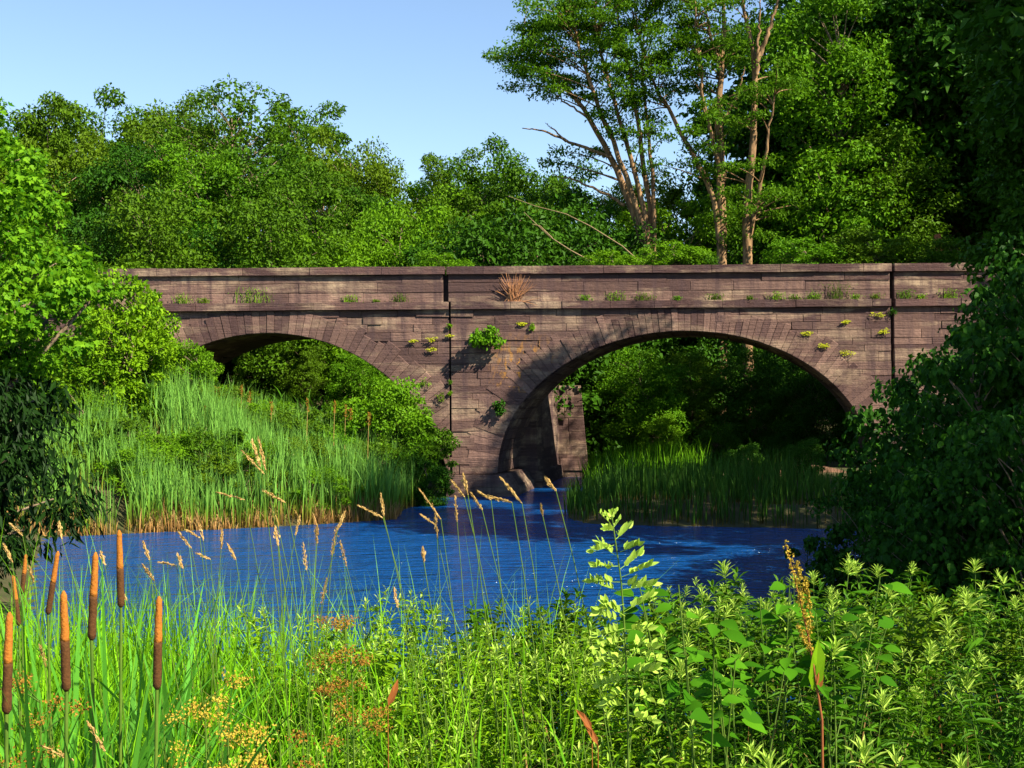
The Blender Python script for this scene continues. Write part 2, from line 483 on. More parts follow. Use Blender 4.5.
def gz(x, y):
    x = np.asarray(x, float); y = np.asarray(y, float)
    d = sdf(x, y)
    near = 0.9 * sstep(0, 4.0, d)
    far = 0.7 * sstep(0, 1.8, d) + 1.9 * sstep(1, 8, d)
    right_low = 0.45 * sstep(0, 1.5, d) + 0.5 * sstep(2, 12, d)
    k = sstep(16, 26, y)
    fr = far * (1 - sstep(-1, 2, x)) + right_low * sstep(-1, 2, x)
    z = near * (1 - k) + fr * k
    z = np.where(d < 0, np.maximum(-1.2, d * 0.6), z)
    hill = 5.0 * sstep(55, 120, y) + 1.0 * sstep(44, 56, y) * sstep(1, 5, d)
    emb = 5.9 * np.exp(-((y - 40.8) / 4.2) ** 4) * (sstep(-11.5, -15.5, x) + sstep(13.0, 17.5, x))
    wob = 0.10 * np.sin(x * 1.3 + 0.7 * y) * np.cos(y * 0.9 - 0.4 * x)
    return np.where(d < 0, z, np.maximum(z + hill + wob * sstep(0, 3, d), emb))


def gz1(x, y):
    return float(gz(np.array([x]), np.array([y]))[0])


xs = np.concatenate([np.linspace(-900, -60, 12)[:-1], np.linspace(-60, -16, 24)[:-1], np.linspace(-16, 18, 137)[:-1], np.linspace(18, 60, 22)[:-1], np.linspace(60, 900, 12)])
ys = np.concatenate([np.linspace(-300, -10, 8)[:-1], np.linspace(-10, 62, 220)[:-1], np.linspace(62, 140, 22)[:-1], np.linspace(140, 1500, 14)])
XX, YY = np.meshgrid(xs, ys)
ZZ = gz(XX.ravel(), YY.ravel())
mb = MB(); nx, ny = len(xs), len(ys)
i = (np.arange(ny - 1)[:, None] * nx + np.arange(nx - 1)[None]).ravel()
mb.add(np.stack([XX.ravel(), YY.ravel(), ZZ], -1), [np.stack([i, i + 1, i + nx + 1, i + nx], 1)])
tag(mb.build('ground', G['soil'], None, True), kind='structure')
mb = MB(); mb.add([(-14, 9, 0), (12, 9, 0), (12, 60, 0), (-14, 60, 0)], [[[0, 1, 2, 3]]])
tag(mb.build('water', G['water']), kind='structure')
# bare clay bank under the right arch
rng = np.random.default_rng(5)
mb = MB(); u = np.linspace(0, 1, 14); v_ = np.linspace(0, 1, 5); pp = []
for a in u:
    for b in v_:
        x = 6.6 + a * 3.4; y = 36.2 + b * 0.9 + 0.3 * math.sin(a * 5)
        pp.append((x, y, gz1(x, y) + 0.05 + 0.28 * math.sin(b * math.pi) * math.sin(a * math.pi)))
i = (np.arange(13)[:, None] * 5 + np.arange(4)[None]).ravel()
mb.add(pp, [np.stack([i, i + 5, i + 6, i + 1], 1)])
tag(mb.build('bare_ground', G['clay'], None, True), kind='structure')

# ------------------------------------------------------------------ bridge
YF = 38.6
SK = 0.178
DEEP = 4.0
X0, X1 = -14.5, 17.5
Z_CORN0, Z_CORN1, Z_PAR1, Z_TOP = 5.84, 6.08, 6.935, 7.185
ARCH = [(-7.65, -0.69, 5.80, 5.83), (5.40, 0.71, 5.87, 4.41)]   # centre x, springing z, half span, rise
bridge = empty('stone_bridge', 'old brown stone bridge with two arches spanning the pond outlet', 'bridge', (0, YF, 0))


def block(mb, q, y0, y1, ch=0.014, sk=False):
    ch = ch * 0.5
    """one squared stone: q = four corners (x, z) counter-clockwise seen from the front"""
    q = np.asarray(q, float); c = q.mean(0)
    ins = q + unit(c - q) * ch * 1.4
    f = np.stack([ins[:, 0], np.full(4, y0), ins[:, 1]], -1)
    e = np.stack([q[:, 0], np.full(4, y0 + ch), q[:, 1]], -1)
    b = np.stack([q[:, 0], np.full(4, y1), q[:, 1]], -1)
    v = np.concatenate([f, e, b])
    if sk:
        v[:, 0] += SK * v[:, 1]
    fs = [[0, 1, 2, 3]]
    for i in range(4):
        j = (i + 1) % 4
        fs += [[4 + i, 4 + j, j, i], [8 + i, 8 + j, 4 + j, 4 + i]]
    mb.add(v, [fs])


def hw(arch, z, grow=0.0, growz=0.0):
    cx, zc, a, b = arch
    s = (z - zc) / (b + growz)
    if s >= 1:
        return 0.0
    if s < 0:
        return a + grow
    return (a + grow) * math.sqrt(1 - s * s)


rng = np.random.default_rng(11)


def course(mb, x0, x1, z0, z1, yf, yb, lmin, lmax, jit=0.012, gap=0.004):
    x = x0
    while x < x1 - 0.05:
        L = rng.uniform(lmin, lmax)
        xe = min(x + L, x1)
        if x1 - xe < lmin * 0.5:
            xe = x1
        dz = rng.normal(0, 0.004, 4)
        block(mb, [(x + gap, z0 + gap + dz[0]), (xe - gap, z0 + gap + dz[1]), (xe - gap, z1 - gap + dz[2]), (x + gap, z1 - gap + dz[3])], yf + rng.normal(0, jit), yb, rng.uniform(0.010, 0.022))
        x = xe


JOINTS = [(-1.93, 0.05), (11.9, 0.10)]
mb = MB()
z = -0.9
while z < Z_CORN0 - 0.02:
    h = rng.uniform(0.17, 0.32)
    z1 = min(z + h, Z_CORN0)
    if Z_CORN0 - z1 < 0.16:
        z1 = Z_CORN0
    cuts = [X0]
    for ar in ARCH:
        h_ = hw(ar, max(z, ar[1]))
        if h_ > 0:
            h_ += 0.12
            cuts += [ar[0] - h_, ar[0] + h_]
    cuts.append(X1)
    segs = [(cuts[k], cuts[k + 1]) for k in range(0, len(cuts), 2)]
    for (a, b) in segs:
        pts = [a] + [p for (j, g_) in JOINTS for p in (j - g_ / 2, j + g_ / 2) if a < j - 0.1 and b > j + 0.1] + [b]
        for k in range(0, len(pts), 2):
            if pts[k + 1] - pts[k] > 0.06:
                set_back = 0.03 if pts[k + 1] < -1.85 else 0
                course(mb, pts[k], pts[k + 1], z, z1, set_back, 0.35, 0.5, 1.7)
    z = z1
mb.build('spandrel_wall', G['wall_stone'], bridge)
# the dark core behind the open joints, and the rear face
mb = MB()
for (yy0, yy1) in ((0.20, 0.45), (DEEP - 0.4, DEEP)):
    zz = np.linspace(-0.9, Z_PAR1, 64)
    for za, zb in zip(zz[:-1], zz[1:]):
        cuts = [X0 + 0.05]
        for ar in ARCH:
            h_ = hw(ar, max(za, ar[1]), 0.02, 0.02)
            if h_ > 0:
                cuts += [ar[0] - h_ - 0.08, ar[0] + h_ + 0.08]
        cuts.append(X1 - 0.05)
        for k in range(0, len(cuts), 2):
            block(mb, [(cuts[k], za), (cuts[k + 1], za), (cuts[k + 1], zb), (cuts[k], zb)], yy0, yy1, 0.0, yy0 > 1)
mb.build('core_wall', G['core'], bridge)
for ar in ARCH:
    cx, zc, a, b = ar
    mb = MB()
    th = np.linspace(0, math.pi, 400)
    ex, ez = cx - a * np.cos(th), zc + b * np.sin(th)
    arc = np.concatenate([[0], np.cumsum(np.hypot(np.diff(ex), np.diff(ez)))])
    nv = 84
    tj = np.interp(np.linspace(0, arc[-1], nv + 1), arc, th)

    def ip(t, extra):
        p = np.array([cx - a * math.cos(t), zc + b * math.sin(t)])
        n = unit(np.array([-math.cos(t) / a, math.sin(t) / b]))
        return p + n * extra
    for k in range(nv):
        t0, t1 = tj[k] + 0.0007, tj[k + 1] - 0.0007
        s = math.sin((t0 + t1) / 2)
        thick = 1.12 - 0.42 * s ** 3 + (rng.uniform(-0.22, 0.12) if s < 0.97 else 0)
        o0, o1 = ip(t0, thick), ip(t1, thick)
        if cx < 0:
            o0[0] = min(o0[0], max(-1.96, ip(t0, 0.03)[0])); o1[0] = min(o1[0], max(-1.96, ip(t1, 0.03)[0]))
        o0[1] = min(o0[1], Z_CORN0 - 0.012); o1[1] = min(o1[1], Z_CORN0 - 0.012)
        block(mb, [ip(t0, 0), ip(t1, 0), o1, o0][::-1], -0.013 + rng.normal(0, 0.008), 0.55, rng.uniform(0.016, 0.032))
    mb.build('arch_ring', G['stone'], bridge)
    # barrel: soffit stones running back on the skew
    mb = MB()
    nb = 40
    tb = np.linspace(0, math.pi, nb + 1)
    ysx = [0.55, 1.35, 2.2, 3.1, DEEP - 0.02]
    for k in range(nb):
        for r in range(4):
            t0, t1 = tb[k] + 0.002, tb[k + 1] - 0.002
            off = rng.normal(0, 0.008)
            p0, p1 = ip(t0, off), ip(t1, off)
            ya, yb = ysx[r] + 0.006, ysx[r + 1] - 0.006
            o = ip(t0, 0.3), ip(t1, 0.3)
            v = [(p0[0] + SK * ya, ya, p0[1]), (p1[0] + SK * ya, ya, p1[1]), (p1[0] + SK * yb, yb, p1[1]), (p0[0] + SK * yb, yb, p0[1]),
                 (o[0][0] + SK * ya, ya, o[0][1]), (o[1][0] + SK * ya, ya, o[1][1]), (o[1][0] + SK * yb, yb, o[1][1]), (o[0][0] + SK * yb, yb, o[0][1])]
            mb.add(v, [[[0, 1, 2, 3], [4, 7, 6, 5], [0, 4, 5, 1], [2, 6, 7, 3]]])
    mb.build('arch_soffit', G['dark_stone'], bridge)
# cornice
mb = MB()
for (a, b) in ((X0, -1.96), (-1.90, 11.84), (11.96, X1)):
    course(mb, a, b, Z_CORN0, Z_CORN1, -0.13, 0.30, 1.2, 2.6, 0.008)
mb.build('cornice', G['cap_stone'], bridge)
# parapet: three courses of long stones, broken at the joints; a rear parapet like it
mb = MB()
for (a, b) in ((X0, -2.13), (-1.98, 11.84), (11.97, X1)):
    zz = [Z_CORN1, Z_CORN1 + 0.31, Z_CORN1 + 0.60, Z_PAR1]
    for z0_, z1_ in zip(zz[:-1], zz[1:]):
        course(mb, a, b, z0_, z1_, 0.02, 0.42, 1.1, 3.0, 0.010)
mb.build('parapet', G['wall_stone'], bridge)
mb = MB()
course(mb, X0, X1, Z_CORN1, Z_PAR1 + 0.2, DEEP + 0.05, DEEP + 0.45, 1.2, 2.6)
mb.build('rear_parapet', G['stone'], bridge)
mb = MB()
for (a, b) in ((X0, -2.08), (-2.03, 11.88), (11.95, X1)):
    course(mb, a, b, Z_PAR1, Z_TOP, -0.09, 0.50, 1.0, 2.7, 0.012)
mb.build('coping', G['cap_stone'], bridge)
# deck fill between the parapets
mb = MB(); mb.add([(X0, 0.43, 6.5), (X1, 0.43, 6.5), (X1, DEEP + 0.04, 6.55), (X0, DEEP + 0.04, 6.55)], [[[0, 1, 2, 3]]])
mb.build('deck', G['soil'], bridge)
# pier: battered foot under the springing and the long pier behind the barrel
mb = MB()


def batter(mb, xa0, xa1, xb0, xb1, z0, z1, y0, y1, n=1):
    """stone lift, bottom xa0..xa1, top xb0..xb1, on the skew"""
    v = []
    for (yy) in (y0, y1):
        for (xx, zz_) in ((xa0, z0), (xa1, z0), (xb1, z1), (xb0, z1)):
            v.append((xx + SK * yy, yy, zz_))
    mb.add(v, [[[0, 1, 2, 3], [5, 4, 7, 6], [1, 5, 6, 2], [4, 0, 3, 7], [3, 2, 6, 7]]])


zf = [-1.0, -0.15, 0.28, 0.68]
xr = [0.30, 0.18, 0.0, -0.25]
for k in range(3):
    ycuts = [-0.22 + 0.04 * k, 1.0, 2.3, DEEP + 0.2]
    for a, b in zip(ycuts[:-1], ycuts[1:]):
        batter(mb, -2.10 + 0.05 * k, xr[k], -2.06 + 0.05 * k, xr[k + 1] + 0.02, zf[k] + 0.004, zf[k + 1] - 0.004, a + 0.004, b - 0.004)
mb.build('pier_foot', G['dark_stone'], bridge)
mb = MB()
zl = np.linspace(-1.0, 3.55, 13)
for k in range(12):
    xa = 0.20 - 0.14 * (zl[k] + 1) / 4.6; xb = 0.20 - 0.14 * (zl[k + 1] + 1) / 4.6
    stp = 0.14 if k < 4 else 0.0
    ycuts = [DEEP + 0.03, 5.5 + rng.uniform(-.3, .3), 7.2 + rng.uniform(-.3, .3), 9.38]
    for a, b in zip(ycuts[:-1], ycuts[1:]):
        batter(mb, -2.1, xa + stp, -2.05, xb + stp, zl[k] + 0.004, zl[k + 1] - 0.004, a + 0.004, b - 0.004)
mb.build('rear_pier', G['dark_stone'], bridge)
mb = MB()
zl = [-1.0, -0.3, 0.25, 0.75, 1.3, 1.75, 2.3, 2.75, 3.2, 3.55]
for k in range(9):
    r0, r1 = 3.06 - 0.085 * (zl[k] + 1), 3.06 - 0.085 * (zl[k + 1] + 1)
    l_ = 0.2 if k % 2 else 0.0
    cut = rng.uniform(1.7, 2.3)
    for a, b in ((-0.6, cut), (cut, None)):
        q = [(a + 0.004, zl[k] + 0.004), ((r0 if b is None else b) - 0.004, zl[k] + 0.004), ((r1 if b is None else b) - 0.004, zl[k + 1] - 0.004), (a + 0.004, zl[k + 1] - 0.004)]
        block(mb, q, 9.4 + rng.normal(0, 0.015) - (0.12 if k < 4 else 0), 13.4, 0.03)
mb.build('rear_buttress', G['wall_stone'], bridge)

# ------------------------------------------------------------------ small plants rooted in the bridge joints


def small_leafy(seed, r, n, leaf, mat, flat=0.6):
    rg = np.random.default_rng(seed); mb = MB()
    cc = unit(rg.normal(0, 1, (9, 3))) * rg.uniform(0.2, 0.75, (9, 1)) * r * np.array([1, flat, 0.8])
    c = cc[rg.integers(0, 9, n)] + unit(rg.normal(0, 1, (n, 3))) * r * 0.33 * rg.uniform(0.5, 1.1, (n, 1))
    ax = rg.normal(0, 1, (n, 3)) + np.array([0, -0.4, -0.2]); nr = rg.normal(0, 0.6, (n, 3)) + np.array([0.2, -0.5, 0.8])
    L = rg.uniform(0.7, 1.3, n) * leaf
    leaves7(mb, c, ax, nr, L, L * 0.6)
    return mb.mesh('leafy_tuft', mat)


def wall_tuft(seed, hgt, n, mat_name):
    rg = np.random.default_rng(seed); mb = MB()
    base = np.stack([rg.normal(0, hgt * 0.35, n), rg.uniform(-0.03, 0.05, n), np.zeros(n)], -1)
    blades(mb, base, rg.uniform(0.4, 1.0, n) * hgt, rg.uniform(0, 6.28, n), rg.uniform(0.1, 0.8, n), np.full(n, 0.014), 3, rng=rg)
    k = n * 3
    c = np.stack([rg.normal(0, hgt * 0.4, k), rg.normal(-0.02, 0.04, k), rg.uniform(0.0, hgt * 0.7, k)], -1)
    L = rg.uniform(0.03, 0.07, k)
    leaves4(mb, c, rg.normal(0, 1, (k, 3)), rg.normal(0, 0.5, (k, 3)) + np.array([0.1, -0.5, 0.7]), L, L * 0.55)
    return mb.mesh('weed_tuft', G[mat_name])


p = at(488, 341, YF - 0.35)
sh = empty('wall_shrub', 'bright leafy shrub sprouting from the pier face between the arches', 'shrub', (p[0], YF - 0.05, p[2]))
link('foliage', small_leafy(1, 0.62, 620, 0.12, G['leaf_bright']), sh).location = (0, -0.28, 0.05)
mb = MB()
for k in range(9):
    a = rng.uniform(-0.6, 0.6); b = rng.uniform(-0.1, 0.5)
    tube(mb, [(0, 0.1, -0.25), (a * 0.5, -0.15, b * 0.4 - 0.1), (a, -0.3, b)], [0.018, 0.012, 0.006], 5)
mb.build('stem', G['bark'], sh)
p = at(500, 408, YF - 0.2)
o = link('wall_shrub', small_leafy(2, 0.38, 260, 0.09, G['leaf_deep']))
o.location = (p[0], YF - 0.12, p[2]); tag(o, 'small dark shrub in the shaded pier face below the bright one', 'shrub')
p = at(514, 302, YF)
mb = MB()
for k in range(60):
    a = rng.normal(0.05, 0.5); L = rng.uniform(0.5, 0.95)
    e = np.array([math.sin(a) * L, -rng.uniform(0.0, 0.25), math.cos(a) * L])
    m_ = e * 0.5 + np.array([rng.normal(0, 0.03), 0, rng.normal(0, 0.03)])
    tube(mb, [(rng.normal(0, 0.10), 0, 0), m_, e], [0.012, 0.009, 0.004], 4)
o = mb.build('dead_brush', G['brush']); o.location = (p[0], YF - 0.06, Z_CORN1)
tag(o, 'rust coloured dead brush standing on the cornice between the arches', 'dead plant')
TUFTS = [(183, .30, 'leaf_yellow'), (204, .28, 'leaf_wood'), (253, .55, 'leaf_yellow'), (350, .30, 'leaf_yellow'), (376, .2, 'leaf_wood'), (400, .26, 'leaf_wood'),
         (585, .30, 'leaf_bright'), (617, .32, 'leaf_yellow'), (643, .34, 'leaf_wood'), (678, .26, 'leaf_bright'), (716, .22, 'leaf_wood'), (750, .2, 'leaf_wood'), (777, .26, 'leaf_yellow'),
         (795, .22, 'leaf_wood'), (815, .50, 'leaf_bright'), (838, .55, 'leaf_wood'), (856, .25, 'leaf_yellow'), (876, .18, 'leaf_wood'), (907, .38, 'leaf_bright'), (922, .28, 'leaf_yellow'), (950, .30, 'leaf_yellow')]
ORD = ['leftmost', 'second', 'third', 'fourth', 'fifth', 'sixth', 'seventh', 'eighth', 'ninth', 'tenth', 'eleventh', 'twelfth', 'thirteenth', 'fourteenth', 'fifteenth', 'sixteenth', 'seventeenth', 'eighteenth', 'nineteenth', 'twentieth', 'rightmost']
for k, (px, hgt, mname) in enumerate(TUFTS):
    p = at(px, 302, YF - 0.08)
    o = link('weed_tuft', wall_tuft(100 + k, hgt * [1.5, 0.9, 1.35, 1.1, 0.7][k % 5], 34, mname)); o.location = (p[0], YF - 0.05, Z_CORN1 - 0.01)
    nm = {'leaf_yellow': 'yellowish', 'leaf_wood': 'dull green', 'leaf_bright': 'bright green'}[mname]
    tag(o, '%s weed tuft on the cornice ledge, %s counted from the left end' % (nm, ORD[k]), 'weed', 'weed tufts along the cornice')
MOSS = [(432, 339, .16, 'moss', 'yellow moss cushion on the wall beside the vertical joint'), (432, 349.5, .14, 'moss', 'lower yellow moss cushion beside the vertical joint'),
        (413, 341, .11, 'moss', 'small yellow moss spot over the right flank of the left arch'), (449, 326, .12, 'leaf_yellow', 'topmost green sprig growing in the vertical joint'),
        (449, 336, .09, 'moss', 'second green sprig down the vertical joint'), (450, 382, .10, 'leaf_wood', 'third green sprig down the vertical joint'), (450, 393, .10, 'leaf_yellow', 'lowest green sprig in the vertical joint'),
        (521, 324, .16, 'moss', 'yellow moss patch right of the bright wall shrub'), (532, 327, .16, 'leaf_yellow', 'green clump touching the yellow moss right of the wall shrub'),
        (424, 383, .28, 'leaf_yellow', 'hanging yellowish weed beside the right foot of the left arch'), (441, 397, .24, 'leaf_wood', 'hanging grey green weed beside the vertical joint'),
        (806, 333, .18, 'moss', 'flat yellow moss streak over the right arch ring, topmost left'), (824, 346, .18, 'moss', 'yellow moss streak beside the right arch ring, middle of three'),
        (846, 353, .26, 'moss', 'long yellow moss streak beside the right arch ring, lowest'), (845, 322, .15, 'moss', 'yellow moss spot under the cornice left of the right joint'),
        (878, 314, .20, 'moss', 'bright yellow moss patch just under the cornice at the right joint'), (884, 331, .18, 'moss', 'yellow moss patch below the cornice by the bush'), (893, 312, .22, 'leaf_deep', 'dark sprig growing out of the right joint')]
for k, (px, py, r, mn, lab) in enumerate(MOSS):
    p = at(px, py, YF - 0.05)
    o = link('moss_clump' if mn == 'moss' else 'wall_weed', small_leafy(300 + k, r, 130 if mn != 'moss' else 110, 0.045, G[mn], 0.4))
    o.location = (p[0], YF - 0.06, p[2])
    if mn == 'moss':
        o.scale = (1.5, 0.6, 0.7)
    tag(o, lab, 'moss' if mn == 'moss' else 'weed')
p = at(570, 384, 49.5)
for k, (dx, dy, s, mn, lab) in enumerate([(-0.2, 0.2, .55, 'leaf_wood', 'green weeds sprouting on the far end of the rear pier'), (-0.7, -1.8, .6, 'leaf_yellow', 'yellowish weeds on the near top of the rear pier')]):
    o = link('pier_weeds', small_leafy(400 + k, s, 300, 0.10, G[mn])); o.location = (p[0] + dx, 49.5 + dy * 0.5, 3.55 + s * 0.45); tag(o, lab, 'weed')

# ------------------------------------------------------------------ trees


def clump_points(rg, crown, n, surf=0.55):
    """clump centres spread through a union of ellipsoids, mostly near its skin"""
    out = []
    vol = np.array([c[3] * c[4] * c[5] for c in crown]); vol = vol / vol.sum()
    tries = 0
    while len(out) < n and tries < n * 30:
        tries += 1
        c = crown[rg.choice(len(crown), p=vol)]
        d = unit(rg.normal(0, 1, 3)); r = rg.uniform(surf ** 3, 1) ** (1 / 3)
        p = np.array(c[:3]) + d * r * np.array(c[3:])
        if out and min(np.sum((np.array(out) - p) ** 2, 1)) < (0.16 * (c[3] + c[4] + c[5]) / 3) ** 2 * 1.2:
            continue
        out.append(p)
    return np.array(out)


def tree_meshes(seed, H, crown, nclump, cr, per, leaf, ratio=0.6, trunk_r=0.2, bark='bark', mat='leaf_wood', limb_frac=0.6, kind=4, droop=0.3, flat=0.72, bend=0.3, surf=0.55, rag=0.08):
    rg = np.random.default_rng(seed)
    cl = clump_points(rg, crown, nclump, surf)
    cl = cl + np.clip(rg.normal(0, 1, cl.shape), -1.3, 1.3) * np.array([1, 1, 0.45]) * rag * np.mean([c[3] for c in crown])
    cl[:, 2] = np.maximum(cl[:, 2], 0.1)
    tb = MB()
    top = H * 0.86
    tz = np.linspace(0, top, 9)
    wx = np.cumsum(rg.normal(0, bend * 0.35, 9)); wy = np.cumsum(rg.normal(0, bend * 0.35, 9)); wx -= wx[0]; wy -= wy[0]
    tp = np.stack([wx, wy, tz], -1)
    tube(tb, tp, np.interp(tz, [0, 0.3, top], [trunk_r * 1.5, trunk_r, trunk_r * 0.2]), 8)
    for c in cl[rg.random(len(cl)) < limb_frac]:
        hz = math.hypot(c[0], c[1])
        zs = np.clip(c[2] - rg.uniform(0.4, 0.9) * hz - 0.3, H * 0.12, top * 0.95)
        s = np.array([np.interp(zs, tz, wx), np.interp(zs, tz, wy), zs])
        m_ = s * 0.45 + c * 0.55 + np.array([0, 0, 0.10 * hz]) + rg.normal(0, 0.12 * hz + 0.02, 3) * 0.6
        t = np.linspace(0, 1, 6)[:, None]
        q = (1 - t) ** 2 * s + 2 * t * (1 - t) * m_ + t * t * c
        r0 = trunk_r * np.interp(zs, [0, top], [0.42, 0.16])
        tube(tb, q, np.linspace(r0, r0 * 0.25, 6), 5)
    n = len(cl) * per
    ci = np.repeat(np.arange(len(cl)), per)
    d = unit(rg.normal(0, 1, (n, 3)))
    crs = cr * rg.uniform(0.45, 1.5, len(cl))
    rr = crs[ci][:, None] * (0.35 + 0.75 * rg.random((n, 1)) ** 0.6)
    squash = np.stack([rg.uniform(0.8, 1.25, len(cl)), rg.uniform(0.8, 1.25, len(cl)), rg.uniform(flat * 0.75, flat * 1.2, len(cl))], -1)
    pos = cl[ci] + d * rr * squash[ci]
    nr = d * 0.95 + np.array([0, 0, 0.5]) + rg.normal(0, 0.34, (n, 3))
    ax = d * np.array([0.8, 0.8, 0.2]) + rg.normal(0, 0.7, (n, 3)) - np.array([0, 0, droop])
    L = leaf * rg.uniform(0.55, 1.35, n) * rg.uniform(0.75, 1.2, len(cl))[ci]
    cb = MB()
    if kind == 4:
        leaves4(cb, pos, ax, nr, L, L * ratio)
    elif kind == 7:
        leaves7(cb, pos, ax, nr, L, L * ratio)
    else:
        leaves_star(cb, pos, ax, nr, L)
    return tb.mesh('trunk', G[bark], True), cb.mesh('crown', G[mat])


PROTO = {}


def proto(key, *a, **k):
    PROTO[key] = tree_meshes(*a, **k)


def plant(key, name, cat, label, x, y, z=None, sc=1.0, rz=0.0, group=None, mat=None):
    tm, cm = PROTO[key]
    z = gz1(x, y) - 0.1 if z is None else z
    e = empty(name, label, cat, (x, y, z), rz, sc, group)
    link('trunk' if name.endswith('tree') else 'stem', tm, e)
    c = link('crown' if name.endswith('tree') else 'foliage', cm, e)
    if mat:
        c.material_slots[0].link = 'OBJECT'; c.material_slots[0].material = G[mat]
    return e


def roundcrown(H, R, z0):
    zc = (H + z0) / 2; rz_ = (H - z0) / 2
    return [(0, 0, zc, R, R, rz_), (R * 0.45, -R * 0.2, zc - rz_ * 0.3, R * 0.75, R * 0.75, rz_ * 0.6), (-R * 0.4, R * 0.3, zc + rz_ * 0.1, R * 0.7, R * 0.7, rz_ * 0.7), (R * 0.1, -R * 0.45, zc + rz_ * 0.25, R * .6, R * .6, rz_ * .6)]


proto('oak', 21, 15, roundcrown(15, 4.3, 3.0), 90, 0.95, 310, 0.25, surf=0.72, flat=0.62, rag=0.13, limb_frac=0.9)
proto('ash', 22, 16, roundcrown(16, 3.6, 4.0), 90, 0.85, 290, 0.23, limb_frac=0.9, surf=0.6, flat=0.7, rag=0.15)
proto('elm', 23, 14, roundcrown(14, 4.0, 2.0), 105, 0.82, 280, 0.22, surf=0.72, flat=0.5, rag=0.13, limb_frac=0.9)
proto('airy', 24, 17, [(0, 0, 12.0, 4.4, 4.4, 4.6), (1.5, 0, 10.5, 3, 3, 3)], 120, 0.62, 120, 0.23, limb_frac=1.0, surf=0.2, rag=0.05)
proto('thicket', 25, 8, [(0, 0, 4.2, 2.6, 2.6, 3.8), (1.2, -.6, 2.6, 2.0, 2.0, 2.5), (-1.3, .3, 3.0, 1.9, 1.9, 2.8)], 120, 0.62, 260, 0.17, trunk_r=0.09, rag=0.14)
proto('shrub', 26, 3, [(0, 0, 1.55, 1.25, 1.25, 1.4), (0.6, -.3, 1.0, 1.0, 1.0, 1.0), (-0.6, .2, 1.1, .9, .9, 1.1)], 70, 0.28, 170, 0.115, trunk_r=0.05, rag=0.2, limb_frac=0.9)
proto('weedbush', 27, 1.7, [(0, 0, 0.75, 1.05, 1.05, 0.8)], 55, 0.19, 110, 0.10, 0.42, trunk_r=0.02, rag=0.25, limb_frac=0.9)
proto('poplar', 28, 16, [(0, 0, 9.0, 1.9, 1.6, 7.0)], 130, 0.7, 520, 0.17, mat='leaf_deep', rag=0.05)

rng = np.random.default_rng(77)
SKY = [(-60, 85), (0, 88), (40, 85), (80, 96), (120, 97), (160, 86), (200, 82), (250, 92), (300, 108), (330, 135), (370, 158), (410, 166), (440, 152), (480, 152), (520, 150), (560, 166), (600, 170), (640, 176), (700, 160), (1100, 120)]


def skyline(px):
    return float(np.interp(px, [s[0] for s in SKY], [s[1] for s in SKY]))


HT = {'oak': 15, 'ash': 16, 'elm': 14, 'airy': 17, 'thicket': 8, 'poplar': 16, 'shrub': 3, 'weedbush': 1.7}


def tree_at(key, px, top_py, Y, label, name='broadleaf_tree', cat='tree', group=None, mat=None, wide=1.0):
    p = at(px, top_py, Y)
    g = 6.5 if name == 'low_shrub' else gz1(p[0], Y) - 0.1
    s = (p[2] - g) / (HT[key] * 1.02)
    return plant(key, name, cat, label, p[0], Y, g, (s * wide, s * wide, s), rng.uniform(0, 6.28), group, mat)


BG = 'trees of the wood beyond the bridge'
back = []
kinds = ['oak', 'elm', 'ash', 'oak', 'elm', 'ash']
KN = {'oak': 'spreading', 'elm': 'dense', 'ash': 'tall narrow', 'airy': 'thin-leaved'}


def where(px):
    for lim, t in ((60, 'above the maple at the left edge'), (142, 'just left of the bridge end'), (215, 'over the left bridge end'), (300, 'over the crown of the left arch'), (380, 'over the right half of the left arch'), (450, 'left of the parapet break'),
                   (520, 'over the pier'), (600, 'left of the locust stems'), (690, 'behind the leaning locust'), (770, 'behind the straight locust trunks'), (860, 'over the right part of the right arch'), (930, 'over the right parapet joint')):
        if px < lim:
            return t
    return 'at the right edge'


k = 0
for px in (-70, -15, 45, 105, 165, 300, 345, 395, 450, 505, 560, 620, 690, 760, 830, 900, 970, 1040):
    key = kinds[k % 6]; k += 1
    tree_at(key, px, skyline(px) - rng.uniform(2, 12) - (10 if 290 < px < 610 else 0), 74 + rng.uniform(-2, 4), '%s skyline tree of the wood, %s' % (KN[key], where(px)), group=BG, wide=0.85)
tree_at('airy', 236, 68, 66, 'thin-crowned tree with sky gaps topping the skyline left of centre', group=BG, wide=1.0)
tree_at('airy', 190, 84, 68, 'thin-crowned tree with sky gaps beside the tallest of the left skyline', group=BG, wide=0.8)
for px, top, Y in ((-30, 120, 60), (60, 125, 61), (150, 128, 59), (205, 130, 58), (262, 135, 60), (325, 150, 58), (375, 178, 59), (430, 172, 58), (480, 165, 57), (535, 168, 58), (590, 185, 59), (672, 182, 60), (735, 175, 60)):
    key = kinds[(k + 2) % 6]; k += 1
    tree_at(key, px, top, Y, '%s middle-rank tree of the wood, %s' % (KN[key], where(px)), group=BG, wide=0.95, mat=['leaf_wood', 'leaf_deep', 'leaf_bright', 'leaf_wood'][k % 4])
